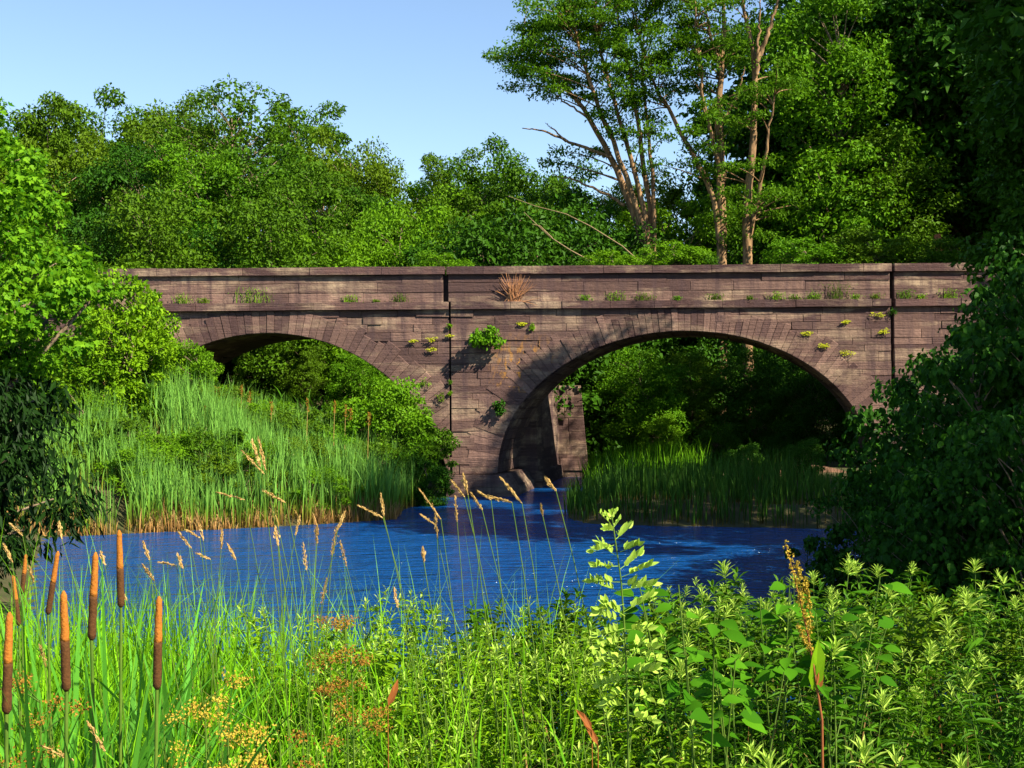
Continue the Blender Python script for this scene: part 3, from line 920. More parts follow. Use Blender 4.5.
for px, top, Y, m_ in ((110, 205, 52, 'leaf_deep'), (160, 182, 51, 'leaf_wood'), (222, 218, 52, 'leaf_deep'), (280, 190, 51, 'leaf_wood'), (338, 222, 52, 'leaf_bright'), (455, 215, 52, 'leaf_deep'), (500, 205, 51, 'leaf_deep'), (545, 195, 53, 'leaf_deep'), (600, 228, 58, 'leaf_deep'), (655, 238, 58, 'leaf_deep'), (700, 236, 58, 'leaf_deep'), (775, 232, 58, 'leaf_deep')):
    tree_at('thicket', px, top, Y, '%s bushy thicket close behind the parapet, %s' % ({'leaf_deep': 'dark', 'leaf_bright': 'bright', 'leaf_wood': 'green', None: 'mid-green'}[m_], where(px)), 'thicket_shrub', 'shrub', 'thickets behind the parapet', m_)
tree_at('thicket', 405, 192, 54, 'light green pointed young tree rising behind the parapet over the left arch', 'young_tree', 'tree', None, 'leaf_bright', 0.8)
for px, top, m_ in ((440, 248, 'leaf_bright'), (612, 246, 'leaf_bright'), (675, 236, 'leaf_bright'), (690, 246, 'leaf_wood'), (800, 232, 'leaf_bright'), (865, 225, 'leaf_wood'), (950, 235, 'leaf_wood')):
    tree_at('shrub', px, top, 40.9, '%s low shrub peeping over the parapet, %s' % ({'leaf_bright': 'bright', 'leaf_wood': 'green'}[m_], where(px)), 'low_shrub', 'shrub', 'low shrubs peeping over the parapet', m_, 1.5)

# bright tree and the dark wall of trees on the right
proto('column', 31, 17, [(0, 0, 9.5, 2.6, 2.4, 7.0), (0.6, -.5, 5.0, 2.9, 2.4, 4.5), (-.4, -.3, 13, 1.9, 1.9, 3.8)], 150, 0.78, 260, 0.20, mat='leaf_bright', limb_frac=0.8)
HT['column'] = 17
tree_at('column', 832, -30, 58, 'tall bright green tree standing over the right half of the right arch', group='trees right of the bridge')
tree_at('column', 890, 120, 57, 'shorter bright tree against the dark wood at the right parapet joint', group='trees right of the bridge', mat='leaf_wood', wide=1.25)
for px, top, Y, key in ((905, -90, 63, 'oak'), (985, -110, 64, 'elm'), (1075, -120, 60, 'oak'), (860, -60, 66, 'ash'), (940, -40, 70, 'elm'), (790, -20, 68, 'ash')):
    tree_at(key, px, top, Y, '%s dark tree in the shaded wood, %s' % (KN[key], {905: 'right of the tall bright tree', 985: 'right of the bridge end', 1075: 'cut by the right picture edge', 860: 'just behind the tall bright tree', 940: 'deep between two nearer dark trees', 790: 'behind the straight locust trunks'}[px]), group='trees right of the bridge', mat='leaf_deep')


# the locusts: multi-stemmed, drawn stem by stem
def locust(name_label, Y, stems, sprays, seed, base_px):
    rg = np.random.default_rng(seed)
    b = at(base_px, 262, Y); g = gz1(b[0], Y)
    e = empty('locust_tree', name_label, 'tree', (b[0], Y, g), 0, 1.0, 'locusts behind the bridge')
    org = np.array([b[0], Y, g]); tb = MB(); STP = []
    for st in stems:
        dy = 0.0; pts = []
        drift = rg.uniform(-0.8, 0.8)
        for q, (px, py) in enumerate(st['p']):
            pp_ = at(px, py, Y); f_ = q / max(1, len(st['p']) - 1)
            pts.append(pp_ - org + np.array([0, drift * f_ * 1.5, 0]))
        if st.get('root', True):
            pts = [np.array([(pts[0][0]) * 0.3, 0, -0.2])] + pts
        pts = np.array(pts); t = np.linspace(0, 1, len(pts)); tt = np.linspace(0, 1, 22)
        sp = np.stack([np.interp(tt, t, pts[:, k_]) for k_ in range(3)], -1)
        for _ in range(2):
            sp[1:-1] = 0.25 * sp[:-2] + 0.5 * sp[1:-1] + 0.25 * sp[2:]
        sp[1:-1] += rg.normal(0, 0.03, (20, 3))
        STP.append(sp[6:]) if st['r'] >= 0.09 else None; tube(tb, sp, np.linspace(st['r'], st['r'] * 0.22, 22) * 1.15, 8)
    allp = np.concatenate(STP)
    cb = MB()
    cs = []
    for (px, py, rx, rz_, n) in sprays:
        for _ in range(int(n * 1.25)):
            d = rg.normal(0, 0.6, 2); yy = rg.normal(0, 1.4)
            c = at(px + d[0] * rx, py + d[1] * rz_, Y) - org + np.array([0, yy, 0])
            cs.append(c)
            low = allp[allp[:, 2] < c[2] - 0.3]
            if len(low):
                q = low[np.argmin(np.sum((low - c) ** 2, 1) * np.where(low[:, 2] > c[2] - 3, 1, 2))]
                tt_ = np.linspace(0, 1, 5)[:, None]; m_ = (q + c) / 2 + np.array([0, 0, 0.15]) + rg.normal(0, 0.12, 3)
                tube(tb, (1 - tt_) ** 2 * q + 2 * tt_ * (1 - tt_) * m_ + tt_ ** 2 * c, np.linspace(0.04, 0.01, 5), 4)
    cs = np.array(cs); per = 150; n = len(cs) * per
    ci = np.repeat(np.arange(len(cs)), per)
    d = unit(rg.normal(0, 1, (n, 3))) * (rg.random((n, 1)) ** 0.5) * np.array([0.92, 0.92, 0.30]) * rg.uniform(0.6, 1.2, len(cs))[ci][:, None]
    L = rg.uniform(0.10, 0.22, n)
    leaves4(cb, cs[ci] + d, rg.normal(0, 1, (n, 3)) - np.array([0, 0, 0.3]), rg.normal(0, 0.45, (n, 3)) + np.array([0, 0, 0.9]), L, L * 0.55)
    tb.build('trunk', G['locust_bark'], e, True)
    cb.build('crown', G['leaf_locust'], e)
    return e


locust('leaning many-stemmed locust with bare lower limbs, leftmost of the locusts', 56.5, [
    {'r': .20, 'p': [(648, 262), (638, 222), (622, 180), (604, 140), (585, 105), (556, 72), (520, 48)]},
    {'r': .16, 'p': [(650, 262), (640, 215), (615, 150), (592, 95), (574, 40), (566, 0)]},
    {'r': .15, 'p': [(651, 262), (644, 215), (632, 165), (612, 100), (598, 50), (592, 10)]},
    {'r': .15, 'p': [(653, 262), (650, 205), (642, 140), (634, 80), (622, 30), (618, -10)]},
    {'r': .12, 'p': [(654, 250), (655, 200), (648, 130), (640, 80), (645, 20)]},
    {'r': .08, 'root': False, 'p': [(612, 158), (585, 148), (555, 138), (540, 132), (522, 131)]},
    {'r': .07, 'root': False, 'p': [(625, 205), (600, 190), (575, 178), (552, 172)]},
    {'r': .05, 'root': False, 'p': [(592, 120), (570, 105), (545, 85), (520, 82)]},
    {'r': .04, 'root': False, 'p': [(566, 142), (552, 128), (545, 124)]}],
    [(528, 50, 30, 22, 20), (555, 25, 36, 22, 24), (590, 15, 40, 26, 26), (620, 30, 36, 34, 18), (575, 65, 40, 28, 16), (545, 82, 24, 14, 6), (615, 85, 36, 36, 14), (640, 60, 30, 40, 14), (600, 130, 30, 20, 5), (565, 160, 40, 14, 5), (640, 150, 26, 30, 6), (640, -20, 50, 24, 14)], 41, 650)
locust('locust with a leaning second stem, middle one of the locusts', 55.5, [
    {'r': .24, 'p': [(722, 262), (721, 205), (722, 160), (720, 110), (723, 60), (728, 10), (722, -40)]},
    {'r': .15, 'p': [(721, 215), (707, 180), (690, 145), (668, 105), (652, 75), (640, 30)]},
    {'r': .12, 'p': [(721, 180), (712, 140), (700, 100), (695, 50), (690, 0)]},
    {'r': .09, 'root': False, 'p': [(722, 75), (712, 45), (706, 15), (700, -30)]},
    {'r': .08, 'root': False, 'p': [(723, 120), (738, 95), (742, 70)]}],
    [(680, 25, 40, 40, 30), (700, 70, 34, 26, 16), (650, 90, 26, 26, 8), (730, 45, 26, 40, 12), (705, 120, 40, 22, 8), (690, 165, 30, 16, 5), (725, 205, 24, 14, 6), (660, -10, 40, 20, 14)], 42, 722)
locust('locust with a straight forked trunk, rightmost of the locusts', 55.0, [
    {'r': .22, 'p': [(747, 262), (747, 215), (752, 165), (755, 120), (757, 60), (748, 20), (742, -20)]},
    {'r': .11, 'root': False, 'p': [(757, 62), (766, 35), (777, 5), (785, -25)]},
    {'r': .09, 'root': False, 'p': [(757, 75), (758, 40), (760, 0)]},
    {'r': .13, 'p': [(749, 235), (757, 205), (761, 170), (764, 140), (770, 100)]}],
    [(760, -10, 40, 20, 12), (740, 110, 22, 20, 6), (775, 90, 22, 20, 6), (735, 175, 24, 16, 6), (740, 225, 22, 14, 5), (775, 200, 24, 18, 6)], 43, 747)
mb = MB()
p0 = at(592, 262, 45.4)
for st in ([(592, 262), (570, 250), (550, 237), (532, 220), (524, 212)], [(552, 238), (540, 226), (532, 224)]):
    q = np.array([at(a, b, 45.4) for a, b in st]); tube(mb, q, np.linspace(0.034, 0.010, len(q)), 6)
tag(mb.build('dead_branch', G['dead_wood']), 'bare bleached branch slanting up behind the parapet left of the locusts', 'dead branch')
mb = MB()
q = np.array([at(a, b, 46.2) for a, b in [(640, 262), (622, 246), (590, 226), (566, 214), (535, 206), (508, 196)]]); tube(mb, q, np.linspace(0.034, 0.010, 6), 6)
tag(mb.build('dead_branch', G['dead_wood']), 'higher bare branch crossing the dark thicket left of the locusts', 'dead branch')
mb = MB()
b = at(940, 262, 45.5); tube(mb, [(b[0], 45.5, 1.0), (b[0] + .02, 45.5, 5), (b[0], 45.5, 8.2), (b[0] - .05, 45.6, 9.0)], [0.2, 0.17, 0.15, 0.12], 8)
tag(mb.build('tree_trunk', G['stem_red']), 'short reddish trunk standing behind the parapet near its right end', 'tree trunk')

# under and behind the arches
for px, top, Y, key, m_, lab in ((300, 330, 49.0, 'thicket', 'leaf_wood', 'leafy bush filling the top of the left arch opening'), (360, 345, 48.2, 'thicket', 'leaf_bright', 'bright bush under the right half of the left arch'), (330, 335, 53, 'thicket', 'leaf_deep', 'dark bush deep behind the left arch'),
                                 (255, 340, 50, 'thicket', 'leaf_wood', 'bush behind the left end of the left arch'), (400, 380, 47.6, 'shrub', 'leaf_bright', 'bright bush low beside the pier under the left arch'),
                                 (640, 340, 50, 'thicket', 'leaf_bright', 'tall bright bush behind the left half of the right arch'), (612, 375, 53, 'thicket', 'leaf_bright', 'bright bush right beside the rear pier'), (690, 345, 51, 'thicket', 'leaf_wood', 'leafy bush behind the middle of the right arch'), (660, 410, 48.5, 'shrub', 'leaf_bright', 'low bright bush on the bank beyond the right arch'),
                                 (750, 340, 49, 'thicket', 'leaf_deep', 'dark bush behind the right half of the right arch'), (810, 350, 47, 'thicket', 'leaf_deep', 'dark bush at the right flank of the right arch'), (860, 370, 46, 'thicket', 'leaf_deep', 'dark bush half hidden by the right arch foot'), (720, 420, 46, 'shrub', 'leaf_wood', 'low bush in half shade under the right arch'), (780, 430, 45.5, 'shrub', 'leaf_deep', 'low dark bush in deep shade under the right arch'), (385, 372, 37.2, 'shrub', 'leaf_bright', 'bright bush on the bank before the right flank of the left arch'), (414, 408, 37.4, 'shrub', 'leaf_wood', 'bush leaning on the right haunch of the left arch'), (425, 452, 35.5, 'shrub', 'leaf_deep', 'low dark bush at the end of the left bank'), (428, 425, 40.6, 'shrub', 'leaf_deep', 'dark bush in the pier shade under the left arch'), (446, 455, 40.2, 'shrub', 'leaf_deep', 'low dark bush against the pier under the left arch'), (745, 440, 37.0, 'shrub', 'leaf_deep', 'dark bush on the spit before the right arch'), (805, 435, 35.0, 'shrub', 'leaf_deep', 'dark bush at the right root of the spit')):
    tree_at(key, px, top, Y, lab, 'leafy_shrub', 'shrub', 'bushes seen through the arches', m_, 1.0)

# ------------------------------------------------------------------ left bank
rng = np.random.default_rng(9)


def scatter(n, x0, x1, y0, y1, dmin, dmax, rg):
    out = []
    while len(out) < n:
        x = rg.uniform(x0, x1, n * 3); y = rg.uniform(y0, y1, n * 3); d = sdf(x, y)
        ok = (d > dmin) & (d < dmax)
        out += list(zip(x[ok], y[ok]))
    a = np.array(out[:n])
    return a[:, 0], a[:, 1]


def patch(x, y, s=1.0, ph=0.0):
    return np.sin(x * 1.1 * s + ph) * np.cos(y * 1.4 * s - ph) + 0.6 * np.sin(x * 2.7 * s + y * 1.9 * s + ph * 2)


def reeds(name, n, x0, x1, y0, y1, dmin, dmax, h0, h1, mat, seed, thr=-0.4, wid=(0.018, 0.032), lean=(0.02, 0.35), ph=0.0):
    rg = np.random.default_rng(seed)
    x, y = scatter(n * 2, x0, x1, y0, y1, dmin, dmax, rg)
    ok = (patch(x, y, 1, ph) + rg.normal(0, 0.3, len(x)) > thr)
    x, y = x[ok][:n], y[ok][:n]
    base = np.stack([x, y, gz(x, y) - 0.05], -1); m = len(x); mb = MB()
    h = rg.uniform(h0, h1, m) * (0.8 + 0.2 * np.clip(patch(x, y, 0.7, 2), -1, 1))
    blades(mb, base, h, rg.uniform(0, 6.28, m), rg.uniform(*lean, m), rg.uniform(*wid, m), 4, rng=rg)
    return tag(mb.build(name, G[mat]), kind='stuff')


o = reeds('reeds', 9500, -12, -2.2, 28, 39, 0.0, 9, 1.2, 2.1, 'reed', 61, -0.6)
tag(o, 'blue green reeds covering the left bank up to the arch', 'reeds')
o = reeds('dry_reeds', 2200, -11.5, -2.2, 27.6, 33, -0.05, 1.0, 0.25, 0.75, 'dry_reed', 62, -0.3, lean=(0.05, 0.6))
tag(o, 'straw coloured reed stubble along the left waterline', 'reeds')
o = reeds('reeds', 3400, 1.2, 8.2, 28.3, 37, 0.0, 7, 0.7, 1.4, 'shade_reed', 63, -0.9)
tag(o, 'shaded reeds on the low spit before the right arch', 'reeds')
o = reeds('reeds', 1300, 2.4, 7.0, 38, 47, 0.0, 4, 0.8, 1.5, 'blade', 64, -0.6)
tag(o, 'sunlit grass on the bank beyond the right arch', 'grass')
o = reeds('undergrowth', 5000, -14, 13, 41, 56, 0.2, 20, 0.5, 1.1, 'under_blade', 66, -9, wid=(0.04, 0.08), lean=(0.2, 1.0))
tag(o, 'rank grass under the trees beyond the arches', 'grass')
BB = 'weedy bushes on the left bank'
BP = [(75, 33.0, 0), (118, 32.0, 1), (165, 31.5, 0), (215, 31.8, 1), (262, 32.2, 0), (305, 32.5, 1), (345, 33.0, 0), (100, 35.5, 1), (150, 35.0, 0), (200, 36.3, 1), (245, 36.5, 0), (290, 35.5, 1), (330, 36.0, 0), (370, 35.5, 1), (395, 36.3, 0),
      (140, 30.3, 0), (240, 30.7, 1), (320, 31.2, 0), (60, 30.5, 1), (185, 37.4, 0), (225, 37.6, 1), (275, 38, 0), (320, 38.2, 1), (360, 38.0, 0)]
RK = ['nearest rank at the water', 'middle rank', 'rank below the arch', 'rear rank under the arch']
cnt = {}
for px, Y, m_ in BP:
    x = (px - 512) / F * Y
    rk = 0 if Y < 31.3 else 1 if Y < 34 else 2 if Y < 37 else 3
    cnt[rk] = cnt.get(rk, 0) + 1
    plant('weedbush', 'weed_bush', 'bush', '%s weedy bush on the left bank, %s, %s' % (['green', 'deeper green'][m_], RK[rk], '%s from left' % ['first', 'second', 'third', 'fourth', 'fifth', 'sixth', 'seventh', 'eighth', 'ninth', 'tenth'][cnt[rk] - 1]),
          x, Y, None, rng.uniform(0.7, 1.05), rng.uniform(0, 6), BB, ['leaf_bright', 'leaf_wood'][m_])
PL = [(103, 375), (170, 402), (240, 388), (248, 395), (203, 410), (148, 398), (165, 396), (215, 390), (306, 402), (333, 404), (344, 408), (349, 412), (367, 416), (270, 405)]
for k, (px, py) in enumerate(PL):
    Y = 34.0 + (k % 4) * 0.8; p = at(px, py, Y); g = gz1(p[0], Y); h = p[2] - g
    e = empty('reed_plume', 'orange plumed dry reed stalk standing out of the left bank reeds', 'reed', (p[0], Y, g), 0, 1, 'plumed reeds on the left bank')
    mb = MB(); tube(mb, [(0, 0, 0), (0.02, 0, h * 0.6), (0.05, 0, h)], [0.007, 0.006, 0.004], 4); mb.build('stem', G['seed_straw'], e)
    mb = MB(); n = 70; t = rng.random(n); c = np.stack([0.05 + rng.normal(0, 0.022, n), rng.normal(0, 0.022, n), h - 0.28 + 0.36 * t], -1)
    L = rng.uniform(0.04, 0.08, n); leaves4(mb, c, rng.normal(0, 0.4, (n, 3)) + np.array([0, 0, 1]), rng.normal(0, 1, (n, 3)), L, L * 0.3); mb.build('plume', G['seed_rust'], e)

# light green shrub left of the bridge end, and bushes around it
tree_at('shrub', 122, 258, 35.8, 'light yellow green shrub in front of the left bridge end', 'leafy_shrub', 'shrub', None, 'leaf_yellow', 0.75)
tree_at('shrub', 120, 300, 34.6, 'light green shrub between the maple and the bridge end', 'leafy_shrub', 'shrub', None, 'leaf_yellow', 0.9)
tree_at('shrub', 188, 334, 36.6, 'broad green shrub hiding the foot of the left arch', 'leafy_shrub', 'shrub', None, 'leaf_bright', 0.9)
tree_at('shrub', 70, 330, 34.0, 'green shrub at the maple edge above the left reeds', 'leafy_shrub', 'shrub', None, 'leaf_bright', 1.2)
tree_at('shrub', 20, 340, 33.0, 'shaded shrub behind the maple at the left edge', 'leafy_shrub', 'shrub', None, 'leaf_wood', 1.4)

# maple on the left bank
proto('maple', 51, 9.6, [(0, 0, 5.6, 3.0, 3.0, 2.3), (0.9, -.3, 4.9, 2.6, 2.5, 1.8), (0.2, .2, 3.5, 2.2, 2.2, 1.2), (-.6, 0, 7.0, 1.6, 1.6, 1.1)], 280, 0.40, 190, 0.098, kind='star', mat='leaf_maple', trunk_r=0.22, surf=0.8, flat=0.6)
plant('maple', 'maple_tree', 'tree', 'sunlit maple crowding the left edge in front of the bridge end', -8.6, 16.6, None, 0.885, 0.0)
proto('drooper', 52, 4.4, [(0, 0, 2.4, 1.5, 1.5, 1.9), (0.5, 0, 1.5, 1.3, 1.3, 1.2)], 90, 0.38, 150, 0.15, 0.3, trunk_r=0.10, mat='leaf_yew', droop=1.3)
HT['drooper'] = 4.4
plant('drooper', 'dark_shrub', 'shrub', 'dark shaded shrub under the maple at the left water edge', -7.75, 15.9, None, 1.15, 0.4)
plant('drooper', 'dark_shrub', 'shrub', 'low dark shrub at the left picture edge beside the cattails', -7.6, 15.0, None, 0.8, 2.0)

# right bank: large-leaved bushes in shade
proto('bigleaf', 53, 4.2, [(0, 0, 2.2, 1.7, 1.6, 1.9), (-.5, -.4, 1.4, 1.5, 1.3, 1.3), (.4, .2, 3.0, 1.2, 1.2, 1.1)], 130, 0.32, 62, 0.135, 0.75, trunk_r=0.07, kind=7, mat='leaf_shade', droop=1.3, rag=0.2, limb_frac=0.9, surf=0.35)
proto('bigleaf_tall', 54, 6.0, [(0, 0, 3.6, 1.6, 1.6, 2.4), (-.6, -.3, 2.2, 1.4, 1.3, 1.7)], 140, 0.36, 64, 0.135, 0.75, trunk_r=0.08, kind=7, mat='leaf_shade', droop=1.3, rag=0.2, limb_frac=0.9, surf=0.35)
HT['bigleaf'] = 4.2; HT['bigleaf_tall'] = 6.0
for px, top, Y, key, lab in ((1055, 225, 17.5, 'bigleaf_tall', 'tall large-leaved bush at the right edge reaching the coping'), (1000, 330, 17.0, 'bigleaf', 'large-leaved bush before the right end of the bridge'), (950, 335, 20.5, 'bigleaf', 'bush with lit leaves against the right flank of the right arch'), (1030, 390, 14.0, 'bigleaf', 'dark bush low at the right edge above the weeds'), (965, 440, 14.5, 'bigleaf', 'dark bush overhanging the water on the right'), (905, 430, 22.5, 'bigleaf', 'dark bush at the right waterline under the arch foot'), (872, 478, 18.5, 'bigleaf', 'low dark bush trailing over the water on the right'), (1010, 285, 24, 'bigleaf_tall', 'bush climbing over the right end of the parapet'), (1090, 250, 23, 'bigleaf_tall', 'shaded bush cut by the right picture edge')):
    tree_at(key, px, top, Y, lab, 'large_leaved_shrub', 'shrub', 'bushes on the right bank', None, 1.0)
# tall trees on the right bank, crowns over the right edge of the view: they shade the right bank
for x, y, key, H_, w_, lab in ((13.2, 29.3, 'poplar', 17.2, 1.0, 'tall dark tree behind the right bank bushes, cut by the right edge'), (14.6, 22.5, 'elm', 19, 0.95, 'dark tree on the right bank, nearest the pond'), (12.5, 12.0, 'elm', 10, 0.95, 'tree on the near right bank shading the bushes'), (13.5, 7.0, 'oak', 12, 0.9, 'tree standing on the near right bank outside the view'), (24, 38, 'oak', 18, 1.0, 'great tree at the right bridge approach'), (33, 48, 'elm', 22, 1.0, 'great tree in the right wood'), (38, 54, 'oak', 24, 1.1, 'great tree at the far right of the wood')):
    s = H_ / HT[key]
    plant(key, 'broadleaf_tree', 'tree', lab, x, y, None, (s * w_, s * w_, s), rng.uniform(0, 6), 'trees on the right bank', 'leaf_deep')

# ------------------------------------------------------------------ foreground
rng = np.random.default_rng(123)


def stem_pts(rg, H, wob=0.03, n=7):
    t = np.linspace(0, 1, n)
    dx, dy = rg.normal(0, 0.06, 2)
    return np.stack([dx * t * t * H + rg.normal(0, wob * 0.2, n) * t, dy * t * t * H + rg.normal(0, wob * 0.2, n) * t, t * H], -1)


def weed_proto(seed, name, label, cat, H, nl, leaf, ratio, tipn, mat, tipmat, stem='stem_green', tipleaf=None, branches=0, spread=1.0):
    rg = np.random.default_rng(seed)
    e = empty(name, label, cat)
    sp = stem_pts(rg, H); sb = MB(); lb = MB(); tp = MB()
    tube(sb, sp, np.linspace(0.0036, 0.0014, len(sp)), 5)
    axes = [(sp, H, nl)]
    for b_ in range(branches):
        t0 = rg.uniform(0.4, 0.85); a = rg.uniform(0, 6.28)
        s = np.array([np.interp(t0 * H, sp[:, 2], sp[:, k_]) for k_ in range(3)])
        L = H * (1.0 - t0) * rg.uniform(0.6, 1.0) + 0.05
        d = np.array([math.cos(a) * 0.55, math.sin(a) * 0.55, 0.85])
        q = s + np.linspace(0, 1, 5)[:, None] * d * L + np.array([0, 0, 0.06]) * np.linspace(0, 1, 5)[:, None] ** 2
        tube(sb, q, np.linspace(0.003, 0.0014, 5), 4)
        axes.append((q, L, int(nl * 0.35)))
    for (q, L, n) in axes:
        m_ = len(q)
        t = np.sort(rg.uniform(0.10, 0.97, n)) if q is sp else rg.uniform(0.15, 0.97, n)
        c = np.stack([np.interp(t * (m_ - 1), np.arange(m_), q[:, k_]) for k_ in range(3)], -1)
        a = np.arange(n) * 2.4 + rg.uniform(0, 6.28) + rg.normal(0, 0.3, n)
        up = rg.uniform(-0.05, 0.75, n)
        ax = np.stack([np.cos(a) * spread, np.sin(a) * spread, up], -1)
        nr = np.stack([-np.cos(a) * up, -np.sin(a) * up, np.ones(n)], -1) + rg.normal(0, 0.25, (n, 3))
        ll = leaf * rg.uniform(0.7, 1.2, n) * (1.0 - 0.35 * t)
        leaves7(lb, c, ax, nr, ll, ll * ratio, droop=0.35)
        if tipn:
            tl = tipleaf or leaf * 0.75
            k_ = tipn if q is sp else max(4, tipn // 2)
            a = np.arange(k_) * 2.4 + rg.uniform(0, 6); up = np.linspace(0.3, 2.2, k_)
            ax = np.stack([np.cos(a), np.sin(a), up], -1)
            nr = np.stack([-np.cos(a) * up, -np.sin(a) * up, np.ones(k_)], -1)
            c = q[-1] + np.stack([0 * a, 0 * a, np.linspace(-0.05, 0.0, k_)], -1)
            ll = tl * np.linspace(1.0, 0.55, k_)
            leaves7(tp, c, ax, nr, ll, ll * ratio * 0.9, droop=0.15)
    kids = [sb.build('stem', G[stem], e, True), lb.build('leaves', G[mat], e)]
    if tipn:
        kids.append(tp.build('tip_leaves', G[tipmat], e))
    KIDS[e.name] = kids
    return e


protoA = [weed_proto(500 + k, 'leafy_weed', 'lance-leaved weed with a pale leaf rosette at its tip', 'weed', 1.12, 60, 0.12, 0.20, 20, 'leaf_weed', 'leaf_tip', branches=[0, 1, 2, 0, 2][k], tipleaf=[0.09, 0.075, 0.05, 0.085, 0.06][k]) for k in range(5)]
protoB = [weed_proto(520 + k, 'bushy_weed', 'bushy small-leaved yellow green weed', 'weed', 1.08, 80, 0.075, 0.28, 8, 'leaf_yellow', 'leaf_tip', branches=4 + k % 2) for k in range(4)]
protoD = [weed_proto(540 + k, 'dark_weed', 'dark leafy weed at the pond edge', 'weed', 1.15, 70, 0.11, 0.42, 6, 'leaf_wood', 'leaf_weed', branches=3) for k in range(3)]
for ps in (protoA, protoB, protoD):
    for o in ps:
        o['proto'] = 1


def place_field(protos, spots, labels, group, s0=0.72, s1=1.14):
    used = set()
    for k, (x, y) in enumerate(spots):
        src = protos[k % len(protos)]
        loc = (x, y, gz1(x, y) - 0.03); rz = rng.uniform(0, 6.28); sc = rng.uniform(s0, s1); tl = (rng.normal(0, 0.11), rng.normal(0, 0.11))
        lab = labels(x, y)
        if src.name not in used:
            used.add(src.name)
            src.location = loc; src.rotation_euler = (tl[0], tl[1], rz); src.scale = (sc, sc, sc); src['label'] = lab; src['group'] = group
        else:
            copy_thing(src, loc, rz, sc, lab, group, tl)


def spots_fan(n, pxa, pxb, ya, yb, mind, cond=None):
    out = []; tries = 0
    while len(out) < n and tries < n * 60:
        tries += 1
        y = math.sqrt(rng.uniform(ya * ya, yb * yb)); px = rng.uniform(pxa, pxb)
        x = (px - 512) / F * y
        if cond and not cond(px, y):
            continue
        if out and min((x - a) ** 2 + (y - b) ** 2 for a, b in out) < mind * mind:
            continue
        out.append((x, y))
    return out


sA = spots_fan(135, 640, 1130, 2.75, 8.5, 0.15, lambda px, y: y > 4.0 or not (590 < px < 850) or (y < 3.2 and rng.random() < 0.5 and not (590 < px < 660)))
place_field(protoA, sA, lambda x, y: 'lance-leaved weed with pale leafy tip in the right foreground %s' % ('front rank' if y < 4.2 else 'middle rank' if y < 6 else 'rear rank by the water'), 'pale-tipped weeds of the right foreground')
sB = spots_fan(105, 290, 690, 2.75, 7.0, 0.14, lambda px, y: not (590 < px < 660 and y < 3.8))
place_field(protoB, sB, lambda x, y: 'bushy yellow green weed in the middle foreground %s' % ('front rank' if y < 4.2 else 'rear rank'), 'bushy weeds of the middle foreground', 0.75, 1.05)
sD = spots_fan(120, 470, 1140, 6.0, 10.4, 0.28)
place_field(protoD, sD, lambda x, y: 'dark leafy weed along the near water edge %s' % ('left of the tall sapling' if x / y * F + 512 < 625 else 'right of the tall sapling'), 'dark weeds along the near water edge', 0.8, 1.05)

# grass of the left foreground
rg = np.random.default_rng(71)
n = 5200
y = np.sqrt(rg.uniform(2.6 ** 2, 10.2 ** 2, n)); px = rg.uniform(-60, 520, n) * 1.0
px = np.where(rg.random(n) < 0.8, np.minimum(px, rg.uniform(-60, 420, n)), px)
x = (px - 512) / F * y
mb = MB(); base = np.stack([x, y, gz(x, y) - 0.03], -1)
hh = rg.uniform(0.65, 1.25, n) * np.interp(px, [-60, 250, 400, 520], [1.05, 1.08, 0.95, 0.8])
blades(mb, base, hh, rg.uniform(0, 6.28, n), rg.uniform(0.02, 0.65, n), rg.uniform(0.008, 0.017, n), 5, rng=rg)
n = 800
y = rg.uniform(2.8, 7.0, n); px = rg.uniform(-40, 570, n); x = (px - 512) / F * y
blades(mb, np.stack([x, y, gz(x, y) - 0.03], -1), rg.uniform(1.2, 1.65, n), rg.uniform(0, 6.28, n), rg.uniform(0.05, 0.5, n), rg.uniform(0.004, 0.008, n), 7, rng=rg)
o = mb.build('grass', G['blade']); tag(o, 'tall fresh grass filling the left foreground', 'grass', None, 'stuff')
n = 14000
y = np.sqrt(rg.uniform(2.2 ** 2, 10.6 ** 2, n)); px = rg.uniform(-120, 1180, n); x = (px - 512) / F * y
mb = MB(); base = np.stack([x, y, gz(x, y) - 0.02], -1)
blades(mb, base, rg.uniform(0.25, 0.7, n), rg.uniform(0, 6.28, n), rg.uniform(0.1, 0.9, n), rg.uniform(0.008, 0.02, n), 3, rng=rg)
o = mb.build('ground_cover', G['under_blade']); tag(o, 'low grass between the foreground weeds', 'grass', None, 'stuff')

n = 420
y = rg.uniform(2.8, 9.5, n); px = rg.uniform(-60, 1120, n); x = (px - 512) / F * y
mb = MB(); blades(mb, np.stack([x, y, gz(x, y) - 0.02], -1), rg.uniform(0.5, 1.25, n), rg.uniform(0, 6.28, n), rg.uniform(0.15, 1.1, n), rg.uniform(0.004, 0.010, n), 6, rng=rg)
tag(mb.build('dry_grass', G['dry_reed']), 'bent straw stalks tangled among the foreground plants', 'grass', None, 'stuff')

